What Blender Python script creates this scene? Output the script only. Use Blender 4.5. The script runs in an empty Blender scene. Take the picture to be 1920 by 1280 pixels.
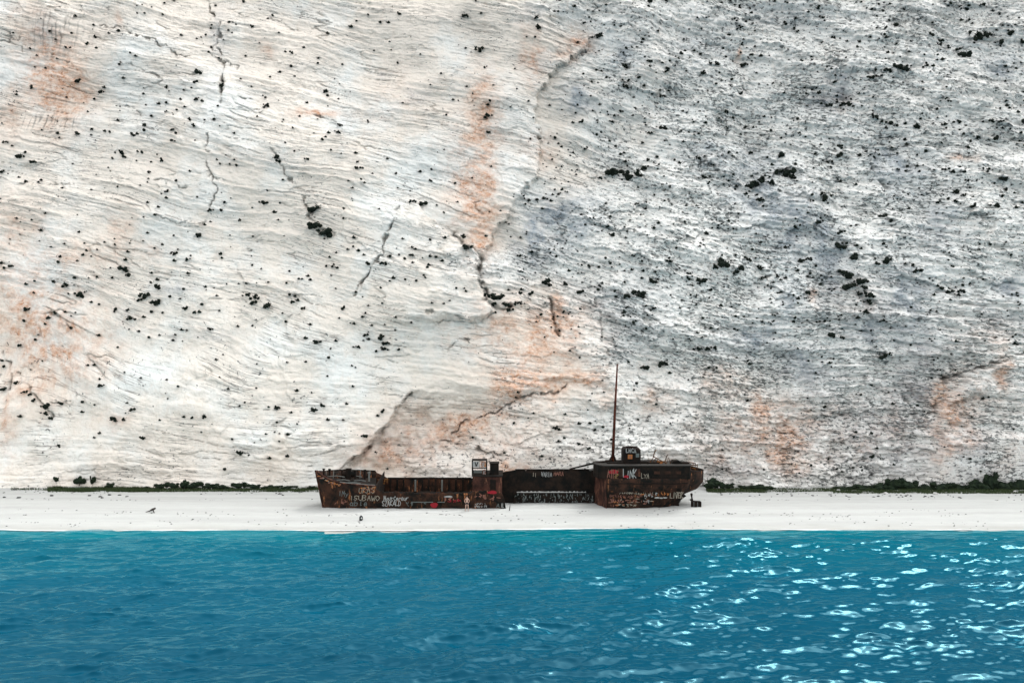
import bpy, math, random
import numpy as np
R = random.Random(7)
sc = bpy.context.scene
C = sc.collection
rad = math.radians
F = 1800.0            # focal length in photo pixels (1920 wide)
CAMZ = 20.0
WATER = -1.2

# ------------------------------------------------------------------ helpers
def at(px, py, Y):
    """point at depth Y seen at photo pixel (px, py)"""
    return ((px-960)/F*Y, Y, CAMZ-(py-640)/F*Y)

class MB:
    def __init__(s): s.v = []; s.f = []
    def add(s, vs, fs):
        o = len(s.v); s.v += [tuple(p) for p in vs]; s.f += [tuple(i+o for i in f) for f in fs]
    def box(s, a, b):
        (x0,y0,z0),(x1,y1,z1) = a, b
        s.add([(x0,y0,z0),(x1,y0,z0),(x1,y1,z0),(x0,y1,z0),(x0,y0,z1),(x1,y0,z1),(x1,y1,z1),(x0,y1,z1)],
              [(0,3,2,1),(4,5,6,7),(0,1,5,4),(1,2,6,5),(2,3,7,6),(3,0,4,7)])
    def tube(s, pts, rs, n=8, cap=True):
        pts = [np.array(p, float) for p in pts]
        if not hasattr(rs, '__len__'): rs = [rs]*len(pts)
        rings = []
        for i, p in enumerate(pts):
            d = pts[min(i+1, len(pts)-1)]-pts[max(i-1, 0)]
            d = d/(np.linalg.norm(d)+1e-9)
            u = np.cross(d, (0,1,0) if abs(d[1]) < .9 else (1,0,0)); u /= np.linalg.norm(u)
            w = np.cross(d, u)
            rings.append([p+rs[i]*(math.cos(2*math.pi*k/n)*u+math.sin(2*math.pi*k/n)*w) for k in range(n)])
        vs = [q for r in rings for q in r]; fs = []
        for i in range(len(pts)-1):
            for k in range(n):
                a = i*n+k; b = i*n+(k+1) % n
                fs.append((a, b, b+n, a+n))
        if cap:
            fs.append(tuple(range(n))[::-1]); fs.append(tuple(range((len(pts)-1)*n, len(pts)*n)))
        s.add(vs, fs)
    def prism(s, poly, y0, y1):
        """polygon in XZ extruded along Y"""
        n = len(poly)
        s.add([(x,y0,z) for x,z in poly]+[(x,y1,z) for x,z in poly],
              [tuple(range(n)), tuple(range(n,2*n))[::-1]]+[(i,i+n,(i+1)%n+n,(i+1)%n) for i in range(n)])
    def grid(s, rows):
        n = len(rows[0]); vs = [p for r in rows for p in r]; fs = []
        for i in range(len(rows)-1):
            for k in range(n-1):
                a = i*n+k; fs.append((a, a+1, a+n+1, a+n))
        s.add(vs, fs)
    def mesh(s, name):
        m = bpy.data.meshes.new(name); m.from_pydata(s.v, [], s.f); m.update(); return m
    def build(s, name, mat, parent=None, smooth=False):
        m = s.mesh(name); return link(name, m, mat, parent, smooth)

def link(name, m, mat, parent=None, smooth=False):
    if mat and not m.materials: m.materials.append(mat)
    if smooth: m.polygons.foreach_set('use_smooth', [True]*len(m.polygons))
    o = bpy.data.objects.new(name, m); C.objects.link(o)
    if parent: o.parent = parent; o.matrix_parent_inverse = parent.matrix_world.inverted() if False else o.matrix_parent_inverse
    return o
def tag(o, label=None, cat=None, group=None, kind=None):
    for k, v in (('label',label),('category',cat),('group',group),('kind',kind)):
        if v: o[k] = v
    return o
def empty(name, loc=(0,0,0)):
    o = bpy.data.objects.new(name, None); C.objects.link(o); o.location = loc; return o
def solid(o, t, off=0):
    md = o.modifiers.new('thickness', 'SOLIDIFY'); md.thickness = t; md.offset = off; return o

# numpy gradient noise
_p = np.random.RandomState(11).permutation(256); _p = np.concatenate([_p,_p,_p])
_a = np.random.RandomState(5).rand(256)*2*np.pi; _gx, _gy = np.cos(_a), np.sin(_a)
def pn(x, y, seed=0):
    x = np.asarray(x, float)+seed*17.31; y = np.asarray(y, float)+seed*9.77
    xi = np.floor(x).astype(np.int64); yi = np.floor(y).astype(np.int64)
    xf = x-xi; yf = y-yi; xi &= 255; yi &= 255
    u = xf*xf*xf*(xf*(xf*6-15)+10); v = yf*yf*yf*(yf*(yf*6-15)+10)
    def g(i, j, a, b):
        h = _p[_p[(xi+i) & 255]+((yi+j) & 255)]
        return _gx[h]*a+_gy[h]*b
    n0 = g(0,0,xf,yf)*(1-u)+g(1,0,xf-1,yf)*u
    n1 = g(0,1,xf,yf-1)*(1-u)+g(1,1,xf-1,yf-1)*u
    return 1.5*(n0*(1-v)+n1*v)
def fbm(x, y, o=4, seed=0, gain=.5):
    s = 0; a = 1.0
    for i in range(o):
        s = s+a*pn(x, y, seed+i*3); x = x*2.03; y = y*2.03; a *= gain
    return s
def ridged(x, y, o=4, seed=0):
    s = 0; a = 1.0
    for i in range(o):
        s = s+a*(1-2*np.abs(pn(x, y, seed+i*3))); x = x*2.07; y = y*2.07; a *= .5
    return s
def sstep(a, b, x):
    t = np.clip((x-a)/(b-a), 0, 1); return t*t*(3-2*t)

# ------------------------------------------------------------------ materials
def newmat(name):
    m = bpy.data.materials.new(name); m.use_nodes = True
    nt = m.node_tree; b = nt.nodes['Principled BSDF']
    return m, nt, b
def nd(nt, t, **kw):
    n = nt.nodes.new(t)
    for k, v in kw.items():
        if k in n.inputs: n.inputs[k].default_value = v
        else: setattr(n, k, v)
    return n
def noise(nt, scale, detail=6, rough=.6, vec=None, dist=0):
    n = nd(nt, 'ShaderNodeTexNoise'); n.inputs['Scale'].default_value = scale
    n.inputs['Detail'].default_value = detail; n.inputs['Roughness'].default_value = rough
    n.inputs['Distortion'].default_value = dist
    if vec: nt.links.new(vec, n.inputs['Vector'])
    return n.outputs['Fac']
def ramp(nt, fac, stops):
    r = nd(nt, 'ShaderNodeValToRGB'); e = r.color_ramp.elements
    while len(e) < len(stops): e.new(.5)
    for i, (p, c) in enumerate(stops):
        e[i].position = p; e[i].color = (c, c, c, 1) if not hasattr(c, '__len__') else (*c, 1)
    nt.links.new(fac, r.inputs[0]); return r.outputs[0]
def mix(nt, fac, a, b, mode='MIX'):
    m = nd(nt, 'ShaderNodeMix', data_type='RGBA', blend_type=mode)
    for s, v in ((0, fac), (6, a), (7, b)):
        if isinstance(v, bpy.types.NodeSocket): nt.links.new(v, m.inputs[s])
        else: m.inputs[s].default_value = v if s == 0 else (*v, 1)
    return m.outputs[2]
def math_(nt, op, a, b=0.5):
    m = nd(nt, 'ShaderNodeMath', operation=op)
    for i, v in enumerate((a, b)):
        if isinstance(v, bpy.types.NodeSocket): nt.links.new(v, m.inputs[i])
        else: m.inputs[i].default_value = v
    return m.outputs[0]
def bump(nt, b, h, strength=.5, dist=.1):
    n = nd(nt, 'ShaderNodeBump'); n.inputs['Strength'].default_value = strength; n.inputs['Distance'].default_value = dist
    nt.links.new(h, n.inputs['Height']); nt.links.new(n.outputs[0], b.inputs['Normal'])
def objco(nt, scale=(1,1,1)):
    t = nd(nt, 'ShaderNodeTexCoord'); m = nd(nt, 'ShaderNodeMapping'); m.inputs['Scale'].default_value = scale
    nt.links.new(t.outputs['Object'], m.inputs[0]); return m.outputs[0]

def rock_material():
    m, nt, b = newmat('limestone'); L = nt.links
    at_ = nd(nt, 'ShaderNodeAttribute', attribute_name='stain_shade'); bed = nd(nt, 'ShaderNodeAttribute', attribute_name='bed')
    A = at_.outputs['Alpha']
    sep = nd(nt, 'ShaderNodeSeparateColor'); L.new(at_.outputs['Color'], sep.inputs[0])
    v = objco(nt); vert = objco(nt, (1.2, 1.2, .16))
    def bedvec(sx, sq):
        mp = nd(nt, 'ShaderNodeMapping'); mp.inputs['Scale'].default_value = (sx, sq, 1); L.new(bed.outputs['Vector'], mp.inputs[0]); return mp.outputs[0]
    n1 = noise(nt, .09, 5, .6, v); n2 = noise(nt, 1, 9, .68, bedvec(.22, 1.5)); n3 = noise(nt, 2.2, 8, .72, v); n4 = noise(nt, .8, 6, .65, vert)
    n5 = noise(nt, 1, 5, .58, bedvec(.075, 2.3), .12); n6 = noise(nt, 1, 4, .66, bedvec(1.7, 3.0), .5); n7 = noise(nt, .16, 4, .6, v); n8 = noise(nt, 1.1, 7, .68, bedvec(.9, 1.5), .5)
    base = mix(nt, ramp(nt, n1, [(.36, 0), (.54, 1)]), (.82,.83,.80), (.82,.755,.675))
    base = mix(nt, A, base, mix(nt, n1, (.89,.905,.885), (.86,.835,.79)))
    base = mix(nt, math_(nt, 'MULTIPLY', ramp(nt, n2, [(.5, 0), (.68, 1)]), .38), base, (.68,.645,.60))
    base = mix(nt, math_(nt, 'MULTIPLY', ramp(nt, n4, [(.56, 0), (.75, 1)]), .35), base, (.70,.57,.47))
    # thin dark partings along the bedding
    part = ramp(nt, math_(nt, 'ABSOLUTE', math_(nt, 'SUBTRACT', n5, .5)), [(.0, 1), (.008, .85), (.022, 0)])
    part = math_(nt, 'MULTIPLY', part, ramp(nt, n7, [(.42, 0), (.58, 1)]))
    base = mix(nt, math_(nt, 'MULTIPLY', part, .85), base, (.20,.185,.17))
    # grey weathered side
    wth = math_(nt, 'MULTIPLY', A, ramp(nt, math_(nt, 'ADD', math_(nt, 'MULTIPLY', n8, .6), math_(nt, 'MULTIPLY', n7, .4)), [(.50, 0), (.60, .45)]))
    base = mix(nt, wth, base, (.62,.665,.645))
    g = math_(nt, 'MULTIPLY', sep.outputs[1], ramp(nt, n3, [(.30, .35), (.60, 1)]))
    grey = mix(nt, ramp(nt, n2, [(.4, 0), (.65, 1)]), (.40,.445,.485), (.19,.225,.26))
    base = mix(nt, g, base, grey)
    # iron stains
    o = math_(nt, 'MULTIPLY', sep.outputs[0], ramp(nt, n8, [(.36, .35), (.6, 1)]))
    org = mix(nt, ramp(nt, n3, [(.38, 0), (.62, 1)]), (.79,.56,.42), (.47,.22,.12))
    base = mix(nt, o, base, org)
    # black lichen specks, thick on the weathered side and sparse on the clean rock
    thr = math_(nt, 'ADD', n6, math_(nt, 'ADD', math_(nt, 'MULTIPLY', A, .098), math_(nt, 'MULTIPLY', math_(nt, 'SUBTRACT', math_(nt, 'ADD', n8, n7), 1.0), .34)))
    base = mix(nt, math_(nt, 'MULTIPLY', ramp(nt, thr, [(.656, 0), (.682, 1)]), .80), base, (.05,.06,.06))
    # crevice shade painted into seams and cracks, plus lichen and drip streaks
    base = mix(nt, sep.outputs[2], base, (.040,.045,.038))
    L.new(base, b.inputs['Base Color'])
    b.inputs['Roughness'].default_value = .93; b.inputs['Specular IOR Level'].default_value = .12
    h = math_(nt, 'ADD', math_(nt, 'MULTIPLY', n3, .8), math_(nt, 'ADD', math_(nt, 'MULTIPLY', n2, .8), math_(nt, 'MULTIPLY', n8, .8)))
    bump(nt, b, h, 1.0, .36)
    return m

def rust(name, orange=.5, dark=(.010,.010,.009), brown=(.040,.020,.013), rustc=(.30,.105,.04), scale=.9):
    m, nt, b = newmat(name); L = nt.links
    v = objco(nt); vv = objco(nt, (1.5, 1.5, .35))
    n1 = noise(nt, scale, 8, .68, v); n2 = noise(nt, scale*1.6, 8, .7, vv); n3 = noise(nt, 6, 5, .6, v)
    dark = tuple(.42*x for x in dark); brown = tuple(.5*x for x in brown); rustc = tuple(.72*x for x in rustc)
    c = mix(nt, ramp(nt, n1, [(.42, 0), (.62, 1)]), dark, brown)
    lo = .72-.22*orange
    f = math_(nt, 'MULTIPLY', ramp(nt, n2, [(lo, 0), (lo+.10, 1)]), ramp(nt, n3, [(.35, .3), (.6, 1)]))
    c = mix(nt, f, c, rustc)
    L.new(c, b.inputs['Base Color']); b.inputs['Roughness'].default_value = .85
    b.inputs['Specular IOR Level'].default_value = .12
    bump(nt, b, math_(nt, 'ADD', n1, n3), .5, .05)
    return m
def paint(name, col, rough=.8, var=.25):
    m, nt, b = newmat(name)
    n = noise(nt, 5, 4, .6, objco(nt))
    nt.links.new(mix(nt, ramp(nt, n, [(.35, 0), (.65, 1)]), col, tuple(c*(1-var) for c in col)), b.inputs['Base Color'])
    b.inputs['Roughness'].default_value = rough; b.inputs['Specular IOR Level'].default_value = .2
    return m
def leafmat(name, c1, c2):
    m, nt, b = newmat(name)
    n = noise(nt, 2.5, 3, .6, objco(nt))
    nt.links.new(mix(nt, ramp(nt, n, [(.35, 0), (.65, 1)]), c1, c2), b.inputs['Base Color'])
    b.inputs['Roughness'].default_value = .8; b.inputs['Specular IOR Level'].default_value = .1
    return m

M = dict(
    rock=rock_material(),
    hull=rust('rusted_plate', .70, (.012,.012,.010), (.085,.038,.023), (.50,.20,.085), .8), hull_dark=rust('blackened_plate', .15, (.010,.010,.0085), (.034,.021,.015), (.26,.10,.05)),
    hull_red=rust('red_rust_plate', .8, (.05,.024,.019), (.13,.055,.04), (.34,.15,.09)),
    hull_stern=rust('stern_plate', .66, (.012,.012,.010), (.085,.040,.026), (.48,.20,.09), .8),
    mast=rust('mast_rust', .7, (.07,.022,.015), (.19,.05,.03), (.36,.11,.05), 2),
    funnel=rust('funnel_plate', .25, (.012,.011,.010), (.030,.016,.012)),
    rail=rust('rail_rust', 1.0, (.05,.022,.014), (.14,.05,.022), (.40,.19,.06), 3),
    frame=paint('pale_frame', (.13,.135,.125)),
    white=paint('white_paint', (.31,.31,.30)), cream=paint('cream_paint', (.25,.22,.175)), grey=paint('grey_paint', (.115,.13,.125)),
    pink=paint('salmon_paint', (.21,.095,.07)), redp=paint('red_paint', (.25,.012,.02)), orange=paint('orange_paint', (.34,.125,.04)),
    yellow=paint('yellow_paint', (.32,.23,.07)),
    shrub=leafmat('shrub_leaves', (.006,.010,.0075), (.013,.019,.013)),
    bush=leafmat('bush_leaves', (.008,.014,.0095), (.018,.030,.015)),
    grass=leafmat('grass_blades', (.03,.05,.02), (.05,.066,.03)),
    stem=paint('woody_stem', (.06,.045,.03)),
    stone=paint('dark_stone', (.06,.06,.06)), palestone=paint('pale_stone', (.55,.55,.53)),
    wood=paint('weathered_wood', (.045,.04,.036)),
    bag=paint('black_cloth', (.02,.022,.024)), patch=paint('pale_cloth', (.62,.64,.62)),
    skin=paint('skin', (.42,.27,.21), .6, .1), hair=paint('dark_hair', (.03,.02,.015)), swim=paint('dark_swimwear', (.015,.015,.02)),
)

# ------------------------------------------------------------------ cliff
LEAN = .40; BASE = 131.0
def plane_pt(px, py):
    Y = (BASE+LEAN*CAMZ)/(1+LEAN*(py-640)/F)
    return (px-960)/F*Y, CAMZ-(py-640)/F*Y
ORANGE = [(1010,650,130,110,.45),(960,830,130,60,.35),(895,330,50,170,.45),(1420,800,170,100,.36),(1780,760,110,120,.34),(1600,820,140,70,.25),(90,620,130,170,.30),(110,140,90,90,.25),(1340,860,90,40,.22),(105,160,50,75,1),(135,165,22,30,.7),(60,60,40,60,.35),(30,430,60,60,.35),(40,580,70,70,.6),(110,650,90,70,.55),(15,220,25,50,.5),
 (225,430,30,40,.45),(600,215,45,9,1),(500,90,18,14,.5),(228,40,8,14,.6),(905,200,26,60,.75),(900,250,40,12,.6),(1085,80,28,22,.9),(1050,110,50,14,.5),
 (995,110,24,60,.6),(900,380,26,80,.75),(1015,280,30,34,.6),(870,350,40,60,.35),(905,440,18,26,.8),(985,620,110,46,.45),(1005,715,60,24,1.1),
 (1080,710,40,16,.8),(952,740,30,36,.9),(885,790,46,14,1),(850,815,30,18,1),(1045,585,14,34,1),(1060,605,20,20,.6),(1010,650,20,14,.8),(1130,730,14,40,.5),(1215,750,36,22,.55),
 (1445,762,34,12,1.1),(1470,835,34,34,.75),(1490,870,30,20,.7),(1350,712,60,30,.4),(1430,790,60,30,.3),(1862,690,14,36,1),(1785,770,30,50,.65),(1765,745,14,30,.8),
 (1760,860,14,30,.5),(215,790,30,16,.5),(960,875,44,14,.8),(790,840,100,60,.42),(700,862,60,36,.55),(760,790,40,40,.3),(10,800,20,60,.5),(1805,298,26,7,1),(1388,98,6,10,.9),
 (1520,560,10,20,.6),(40,740,40,40,.35),(150,480,60,20,.35),(280,470,30,20,.3),(1570,180,60,40,.18),(1880,860,30,30,.4),(740,180,60,70,.2),(1600,560,60,40,.25),(1840,620,60,40,.2)]
GREY = [(1700,800,170,90,.38),(1450,850,160,60,.30),(1650,560,160,60,.25),(1080,185,36,26,1),(1170,100,28,26,.8),(1015,120,14,12,.4),(1070,405,46,44,1.1),(1005,445,40,60,1.0),(1320,290,40,26,.7),(1575,165,24,40,.9),(1540,190,26,20,.7),
 (1420,300,60,40,.55),(1470,390,70,46,.75),(1410,360,50,30,.6),(1690,320,50,50,.75),(1660,290,20,30,.6),(1750,420,44,40,.7),(1560,505,30,64,.9),(1500,450,60,40,.75),(1690,545,36,44,.85),
 (1480,560,30,40,.75),(1880,130,40,24,.8),(1900,540,44,22,1.0),(1405,630,50,34,.9),(1500,680,46,34,.7),(1720,735,30,60,.8),(1620,620,60,34,.5),(1540,720,50,30,.5),(1700,640,60,40,.5),
 (1850,600,60,30,.5),(1460,20,60,30,.4),(1300,90,60,30,.35),(1130,560,40,50,.4),(1180,620,50,60,.5),(720,135,16,10,.6),(780,175,26,14,.5),(1000,25,16,14,.7),(405,70,16,60,.45),(90,60,26,40,.4),
 (330,80,40,8,.2),(1900,880,40,40,.5),(1800,850,60,40,.45),(1680,860,50,40,.5),(1610,800,50,40,.4),(1380,880,60,20,.4),(735,835,70,45,.5),(330,540,50,10,.4),(400,630,50,10,.3),(280,210,20,20,.2)]
CRACK = [ # polyline, width(px), depth(m), painted crevice shade with lichen 0..1
 ([(383,0),(392,35),(400,62),(404,75)],5,1.6,.8),([(410,40),(404,75),(396,95)],3,1.0,.6),([(416,150),(420,170),(422,198)],5,1.5,.95),([(408,165),(416,158),(418,120),(410,90)],2,.7,.4),
 ([(190,50),(235,57),(260,72),(300,85),(330,103),(360,108)],2,.7,.7),([(385,100),(412,112),(445,125)],2,.5,.5),([(225,115),(262,130),(300,146)],1.6,.5,.4),([(205,190),(250,204),(268,220)],1.4,.4,.3),
 ([(330,205),(375,217)],1.5,.4,.4),([(450,185),(490,193)],1.6,.5,.6),([(455,205),(498,213)],1.4,.4,.4),([(290,338),(330,345),(395,365)],1.8,.5,.5),([(395,330),(440,345)],1.6,.4,.4),([(40,345),(150,345)],1.5,.4,.4),
 ([(398,258),(396,320),(412,355),(395,395),(384,423)],2,.7,.45),([(290,405),(340,418),(384,424)],1.5,.4,.4),([(515,285),(530,310),(565,365),(580,395),(600,430),(622,440)],2.5,.9,.5),
 ([(752,390),(738,420),(728,445),(718,475),(700,505),(680,530),(665,555)],3,1.1,.45),([(560,215),(600,222),(635,232)],2,.6,.6),
 ([(840,425),(868,455),(888,475),(902,490)],3,1.0,.6),([(902,485),(898,510),(905,540),(908,560),(925,572),(955,578)],6.5,1.8,.75),([(800,585),(850,592),(905,602),(925,585)],2,.6,.35),([(780,600),(840,605),(905,604)],1.6,.5,.2),
 ([(770,735),(735,775),(725,795),(700,830),(675,850),(650,868),(636,886)],2.2,1.0,.45),([(845,815),(860,800),(880,790),(935,770),(965,750),(985,738),(1045,733),(1060,720)],2.5,.9,.45),
 ([(880,640),(855,640),(842,655)],2,.6,.4),([(830,830),(870,840),(905,845),(940,850),(965,862)],3,1.0,.5),([(900,840),(925,855),(975,868),(1000,880)],2.5,.8,.5),([(1000,770),(1050,795)],2,.6,.3),
 ([(1120,580),(1128,640),(1135,660)],2,.6,.3),([(1030,560),(1040,590),(1048,628)],6,1.4,.4),([(1040,410),(1060,430),(1045,460)],3,.7,.3),
 ([(95,585),(105,592),(125,595),(135,615)],2,.5,.5),([(0,660),(12,690),(18,730)],3,.8,.6),([(25,700),(60,735),(80,760),(98,785)],2.5,.7,.5),([(80,760),(110,755),(128,750)],2,.5,.5),
 ([(1560,110),(1580,125)],3,.6,.5),([(1170,115),(1175,130),(1182,118)],3,.9,.6),([(1310,290),(1315,305),(1328,285)],3,.9,.6),([(1640,305),(1655,340),(1672,350)],3,1,.3),([(1760,710),(1810,695),(1860,670),(1915,660)],3,1.2,.35),([(1770,705),(1760,760),(1720,800)],4,1.0,.35),
 ([(1700,730),(1720,790),(1735,800)],5,1.0,.5),([(1310,700),(1330,690),(1342,700)],2.5,.8,.4),([(1430,700),(1440,720)],3,.8,.3),([(1860,800),(1885,815),(1920,855)],3,1,.3),([(1060,855),(1100,880)],2,.6,.3),
 ([(1230,760),(1260,780),(1300,812)],2.5,.7,.25),([(5,80),(20,78),(40,70)],2,.6,.6),([(42,80),(42,112)],1.6,.5,.4),([(98,104),(130,115)],1.8,.5,.5),([(500,30),(575,60)],1.4,.4,.3),([(560,20),(620,45)],1.5,.4,.3)]
def seg_dist(px, py, pts):
    d = np.full(px.shape, 1e9)
    for (x0,y0),(x1,y1) in zip(pts[:-1], pts[1:]):
        dx, dy = x1-x0, y1-y0
        t = np.clip(((px-x0)*dx+(py-y0)*dy)/(dx*dx+dy*dy+1e-9), 0, 1)
        d = np.minimum(d, np.hypot(px-x0-t*dx, py-y0-t*dy))
    return d

def facets(x, y, seed):
    """broken blocks: every cell of a jittered grid is a tilted plane of its own"""
    r = np.random.RandomState(seed); J = r.rand(4, 64, 64)
    xi = np.floor(x).astype(int); yi = np.floor(y).astype(int)
    best = np.full(x.shape, 9e9); out = np.zeros(x.shape)
    for a in (-1, 0, 1):
        for b in (-1, 0, 1):
            ci = (xi+a) & 63; cj = (yi+b) & 63
            dx = x-(xi+a+.1+.8*J[0, ci, cj]); dy = y-(yi+b+.1+.8*J[1, ci, cj])
            d = dx*dx+dy*dy; mk = d < best
            best = np.where(mk, d, best)
            val = (J[2, ci, cj]-.5)+dx*(J[3, ci, cj]-.5)*1.2+dy*(J[2, cj, ci]-.5)*.9-.35*dy
            out = np.where(mk, val, out)
    return out
dense = np.arange(-93, 93.01, .13)
xs = np.concatenate([-93-np.cumsum(np.linspace(.3, 4, 32))[::-1], dense, 93+np.cumsum(np.linspace(.3, 4, 32))])
zs = np.concatenate([np.arange(-2.5, 83, .125), np.arange(83, 92, .8)])
X, Z = np.meshgrid(xs, zs)
Y0 = BASE+LEAN*Z
PX = 960+X*F/Y0; PY = 640+(CAMZ-Z)*F/Y0
WX = PX+7*fbm(X/3, Z/3, 4, 50); WY = PY+7*fbm(X/3, Z/3, 4, 60)       # ragged edges for all features
bnd = np.interp(PY, [-100,0,150,330,420,520,600,700,780,900], [1010,1030,1060,1010,950,915,1010,1130,1000,880])
rough = sstep(-150, 260, WX-bnd+150*fbm(X/9, Z/7, 4, 70))
low = sstep(740, 860, PY)*sstep(680, 900, PX)
A = np.clip(np.maximum(rough, .7*low), 0, 1)
w = .12+.88*sstep(2, 30, Z)
tilt = .22+.14*sstep(-20, 20, X)-.05*sstep(40, 85, X)
q = Z+w*(.22*X+.10*np.where(X > 0, np.minimum(X, 25), 0)-.05*np.maximum(X-25, 0))+1.0*fbm(X/26, Z/22, 2, 80)
def ledge(lam, seed, duty=.75):
    f = q/lam+.40*pn(X/15, q/5, seed)+.19*fbm(X/2.0, q/1.6, 3, seed+2)
    fr = f-np.floor(f)
    prof = np.where(fr < duty, fr/duty, (1-fr)/(1-duty))         # slow build-out upward, quick cut back under the next bed
    return prof
lm1 = sstep(-.15, .45, pn(X/16, q/3.2, 91)); lm2 = sstep(-.1, .5, pn(X/11, q/2.0, 92)); lm3 = sstep(-.05, .5, pn(X/24, q/7, 93))
D = 2.6*fbm(X/34, Z/30, 3, 1)+(.5+.7*A)*fbm(X/9, Z/8, 3, 4)
D += (.40+.60*A)*lm3*ledge(3.6, 20)+(.30+.32*A)*lm1*ledge(1.35, 21)+(.16+.14*A)*lm2*ledge(.62, 22)
D += A*.20*ridged(X/3.4, q/2.1, 4, 30)+(.03+A*.15)*fbm(X/1.1, q/.6, 3, 33)+.07*fbm(X/1.6, q/.5, 3, 36)+(.02+.09*A)*fbm(X/.5, q/.34, 2, 38)
fx_ = X+1.0*fbm(X/3, Z/3, 3, 53); fq_ = q+.6*fbm(X/2, Z/2, 3, 54)
D += (.14+.50*A)*facets(fx_/6.5, fq_/3.2, 1)+(.07+.22*A)*facets(fx_/2.4, fq_/1.15, 2)+.10*A*facets(fx_/1.0, fq_/.5, 3)
# seams that open here and there along the bedding
sm = np.abs(pn(X/13, q/1.5, 40)+.12*fbm(X/2, q/1, 2, 43))
seam = (1-sstep(.012, .05, sm))*sstep(.05, .4, pn(X/8, q/5, 41))
sm2 = np.abs(pn(X/6, q/.9, 44)+.15*fbm(X/1.5, q/.8, 2, 46))
seam2 = (1-sstep(.012, .06, sm2))*sstep(-.05, .4, pn(X/6, q/4, 45))*A
D -= .35*seam+.40*seam2
# big forms: proud slab edge left of centre, cave at the foot, right buttress
slab_edge = np.interp(WY, [330,400,440,480,540,575,605,640], [770,790,850,898,906,925,915,860])
slab = (1-sstep(-2, 2, WX-slab_edge+4*fbm(X/1.3, Z/1.1, 3, 59)))*sstep(-280, -20, PX-slab_edge)*sstep(360, 420, WY)*(1-sstep(590, 610, WY))
D += 2.2*slab
fault = np.interp(WY, [-80,0,40,75,100,140,200,280,330,380,440,480], [960,1000,1030,1105,1098,1030,1000,1016,1005,962,925,902])
D += 1.5*(1-sstep(-2, 2, WX-fault+6*fbm(X/1.3, Z/1.1, 3, 58)))*sstep(-260, -10, PX-fault)*(1-sstep(470, 490, WY))
cave_edge = np.interp(WY, [700,740,770,800,830,850,870,890,930], [800,768,738,720,697,675,650,636,620])
cave = sstep(-1, 4, WX-cave_edge+7*fbm(X/1.5, Z/1.2, 3, 63))*(1-sstep(60, 330, PX-cave_edge))*sstep(715, 800, WY)
D -= 3.4*cave*(.8+.35*fbm(X/4, Z/3, 3, 57))
rib_edge = np.interp(WY, [640,665,700,760,860,920], [1930,1900,1800,1762,1745,1740])
D += 1.6*sstep(-2, 10, WX-rib_edge)*sstep(655, 700, PY)
vent = seg_dist(WX, WY, [(850,818),(885,792),(940,768),(985,740),(1060,722),(1130,735)])
D += .9*sstep(0, 26, vent)*(PY > 700)*np.exp(-vent/60)*sstep(830, 1000, PX)
stain_shade = np.zeros(X.shape+(4,), np.float32); stain_shade[..., 3] = 1
blot = .5+.9*fbm(X/2.4, Z/2.4, 4, 100)
org = np.zeros(X.shape); gr = np.zeros(X.shape)
for (cx, cy, rx, ry, s) in ORANGE: org += s*np.exp(-(((WX-cx)/rx)**2+((WY-cy)/ry)**2))
for (cx, cy, rx, ry, s) in GREY: gr += s*np.exp(-(((WX-cx)/rx)**2+((WY-cy)/ry)**2))
stain_shade[..., 0] = np.clip(org*(.55+.75*np.clip(blot, 0, 1.4))-.03, 0, 1)
stain_shade[..., 1] = np.clip(gr*(.35+.8*np.clip(blot, 0, 1.5))+.10*A*np.clip(.3+1.4*fbm(X/5, Z/5, 4, 110), 0, 1.5), 0, 1)
shade_dirt = .30*seam*sstep(.1, .6, pn(X/5, Z/5, 47))+.5*seam2*sstep(0, .5, pn(X/4, Z/4, 48))  # seams tinted dark as painted crevice shade, with lichen
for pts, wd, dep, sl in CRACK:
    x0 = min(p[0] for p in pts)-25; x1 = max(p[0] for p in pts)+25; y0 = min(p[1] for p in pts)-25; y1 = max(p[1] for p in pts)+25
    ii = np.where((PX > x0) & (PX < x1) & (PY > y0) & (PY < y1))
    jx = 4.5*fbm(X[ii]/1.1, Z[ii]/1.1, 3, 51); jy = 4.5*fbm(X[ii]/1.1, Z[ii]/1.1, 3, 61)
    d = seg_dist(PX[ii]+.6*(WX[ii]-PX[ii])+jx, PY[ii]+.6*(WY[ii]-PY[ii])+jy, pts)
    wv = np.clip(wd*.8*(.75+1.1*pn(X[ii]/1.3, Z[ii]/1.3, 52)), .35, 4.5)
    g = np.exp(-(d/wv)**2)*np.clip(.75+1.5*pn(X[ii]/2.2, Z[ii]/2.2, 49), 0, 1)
    D[ii] -= dep*g; shade_dirt[ii] = np.maximum(shade_dirt[ii], sl*g)  # cuts the groove and paints its shade and lichen into the colour
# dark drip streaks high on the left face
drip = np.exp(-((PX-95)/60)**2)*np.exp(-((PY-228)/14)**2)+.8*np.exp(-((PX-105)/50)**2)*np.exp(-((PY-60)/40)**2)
shade_dirt = np.maximum(shade_dirt, np.clip(drip, 0, 1)*sstep(.12, .5, pn(X/.35, Z/3.5, 120))*.7)
stain_shade[..., 2] = np.clip(shade_dirt, 0, 1); stain_shade[..., 3] = A
D = np.minimum(D, .6+np.clip(Z, 0, 99)*.45)      # the foot stays back from the scrub
Ycl = Y0-D
def cliff_at(px, py, iters=3):
    """surface point of the cliff seen at (px, py)"""
    x, z = plane_pt(px, py)
    for _ in range(iters):
        i = int(np.clip(np.searchsorted(zs, z), 0, len(zs)-1)); j = int(np.clip(np.searchsorted(xs, x), 0, len(xs)-1))
        y = Ycl[i, j]; x = (px-960)/F*y; z = CAMZ-(py-640)/F*y
    return x, y, z
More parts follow.
